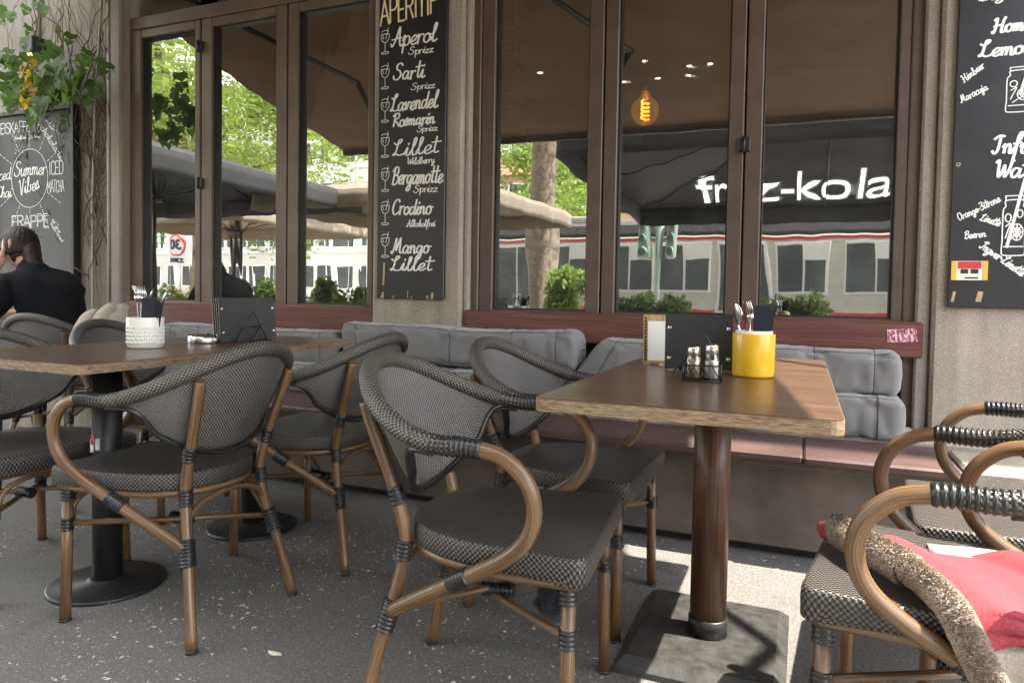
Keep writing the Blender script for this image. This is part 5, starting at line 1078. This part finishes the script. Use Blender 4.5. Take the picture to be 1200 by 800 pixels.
# ------------------------------------------------------------------ buildings across the street
def block(label,x0,x1,yf,h,wall,nx,fl,zf,fh,ww,wh,roof=None,trim=None,name='apartment_building',depth=12):
    b=thing(name,label,'building',((x0+x1)/2,yf,0)); w_=(x1-x0)/2; MB().box(-w_,w_,-depth,0,0,h).build('wall',wall,b)
    fm=MB().bbox(-ww/2-.08,ww/2+.08,.0,.06,-wh/2-.08,wh/2+.08,.01).mesh('window'); fm.materials.append(M['white_paint']); pm=MB().box(-ww/2,-.04,.062,.075,-wh/2,wh/2).box(.04,ww/2,.062,.075,-wh/2,wh/2).mesh('pane'); pm.materials.append(M['far_glass'])
    for i in range(nx):
        for j in range(fl):
            o=bpy.data.objects.new('window',fm); C.objects.link(o); o.parent=b; o.location=(-w_+(i+.5)*2*w_/nx,0.002,zf+j*fh); q_=bpy.data.objects.new('pane',pm); C.objects.link(q_); q_.parent=o
    for j in range(fl): MB().box(-w_-.02,w_+.02,.0,.10,zf+j*fh-wh/2-.45,zf+j*fh-wh/2-.30).build('string_course',trim or M['white_paint'],b)
    if roof:
        mb=MB(); k=mb.add([(-w_-.4,.4,h),(w_+.4,.4,h),(w_+.4,-depth-.4,h),(-w_-.4,-depth-.4,h),(-w_+3,-depth/2,h+2.6),(w_-3,-depth/2,h+2.6)])
        for f in ((0,1,5,4),(1,2,5),(2,3,4,5),(3,0,4),(3,2,1,0)): mb.face([k+i for i in f])
        mb.build('roof',roof,b)
    return b
M['white_paint']=plain('white_facade_paint',(.70,.69,.66),.8,var=.08,scale=.4); M['cream_wall']=plain('cream_facade',(.56,.53,.47),.85,var=.1,scale=.3); M['rose_wall']=plain('rose_facade',(.45,.25,.20),.85,var=.12,scale=.3); M['tiles']=plain('red_roof_tiles',(.34,.11,.065),.85,var=.25,scale=2,bump=.4,bscale=8)
block('long white apartment block across the street at the far left',-66,-25,-34,16,M['cream_wall'],22,5,1.9,2.9,1.2,1.5)
block('rose brick building with red tiled roof behind the trees',-24,-1,-36,8.6,M['rose_wall'],12,3,1.9,2.7,1.3,1.5,M['tiles'])
block('cream building with red tiled roof at the right of the street',0,26,-38,9.4,M['cream_wall'],12,3,2.0,2.9,1.3,1.6,M['tiles'])
# tram
tm=thing('tram','long grey tram with dark roof stopped on the street','tram',(1,-14,0)); M['tram']=plain('tram_grey',(.24,.225,.195),.45,var=.1); M['tram_red']=plain('tram_red',(.22,.02,.02),.35,var=.05); M['tram_roof']=plain('tram_roof',(.05,.05,.052),.5)
MB().bbox(-10,10,-1.2,1.2,.35,2.62,.12).build('body',M['tram'],tm); MB().bbox(-9.8,9.8,-1.1,1.1,2.625,3.05,.1).build('roof',M['tram_roof'],tm); MB().bbox(-10.01,10.01,-1.21,1.21,.36,.62,.02).build('skirt',M['tram_red'],tm)
M['tram_white']=plain('tram_white',(.33,.32,.30),.4,var=.05)
for k in range(12):
    x=-9.6+1.6*k; o=MB().bbox(x-.04,x+1.39,1.19,1.212,1.05 if k%4 else .5,2.42,.02).build('window',M['tram_white'],tm)
    for j in range(2): MB().box(x+.02+.68*j,x+.64+.68*j,1.213,1.218,1.12 if k%4 else .58,2.34 if j==0 or k%4==0 else 1.95).build('pane',M['far_glass'],o)
for k in range(5): MB().bbox(-8.8+4*k,-6.9+4*k,-.8,.8,3.051,3.28,.04).build('roof_unit',M['tram'],tm)
MB().box(-9.9,9.9,1.201,1.206,2.48,2.56).build('stripe',M['tram_red'],tm)
for x in (-8,-5,4,7):
    for y in (-.75,.75): MB().tube([(x,y-.06,.36),(x,y+.06,.36)],.34,20).build('wheel',M['black_metal'],tm)
# street sign and signal
c=P(207,291,6.84+6); sg=thing('speed_sign','round speed limit sign with red ring on a post','sign',(c.x,-6,0)); z=c.z
MB().tube([(0,0,0),(0,0,z+.35)],.03,10).build('post',M['chrome'],sg); MB().bbox(-.42,.42,.032,.045,z-.42,z+.42,.005).build('plate',M['white_paint'],sg)
M['sign_red']=plain('sign_red',(.55,.02,.02),.5,var=.05); MB().tube([(.26*math.cos(R(a)),.05,z+.08+.26*math.sin(R(a))) for a in range(0,360,10)],.035,6,closed=True,flat=.2).build('ring',M['sign_red'],sg)
text('30',.34,(0,.05,z+.08),R(90),M['gasket'],sg,off=.012,rz=R(180)); text('ZONE',.15,(0,.05,z-.30),R(90),M['gasket'],sg,off=.006,rz=R(180))
c=P(768,290,6.84+8.5); tl=thing('traffic_light','green-grey traffic signal on a slim post','traffic light',(c.x,-8.5,0)); M['signal']=plain('signal_green_grey',(.16,.22,.19),.5); MB().tube([(0,0,0),(0,0,3.0)],.07,12).build('post',M['signal'],tl)
for sx in (-1,1):
    h_=MB().bbox(sx*.3-.14,sx*.3+.14,-.12,.12,1.75,2.65,.04).build('housing',M['signal'],tl)
    for k in range(3): MB().tube([(sx*.3,.121,1.92+.28*k),(sx*.3,.25,1.90+.28*k)],.10,12,caps=False).build('visor',M['signal'],h_)
    MB().tube([(0,0,2.2),(sx*.2,0,2.2)],.03,8).build('bracket',M['signal'],tl)

MB().box(-PHX,PHX,PHY+.006,PHY+.012,PZR+PTI*PHY-.07,PZR+PTI*PHY+.01).build('bright_edge',M['print'],PK)  # white strip painted in as the bright lit edge of the near canopy side
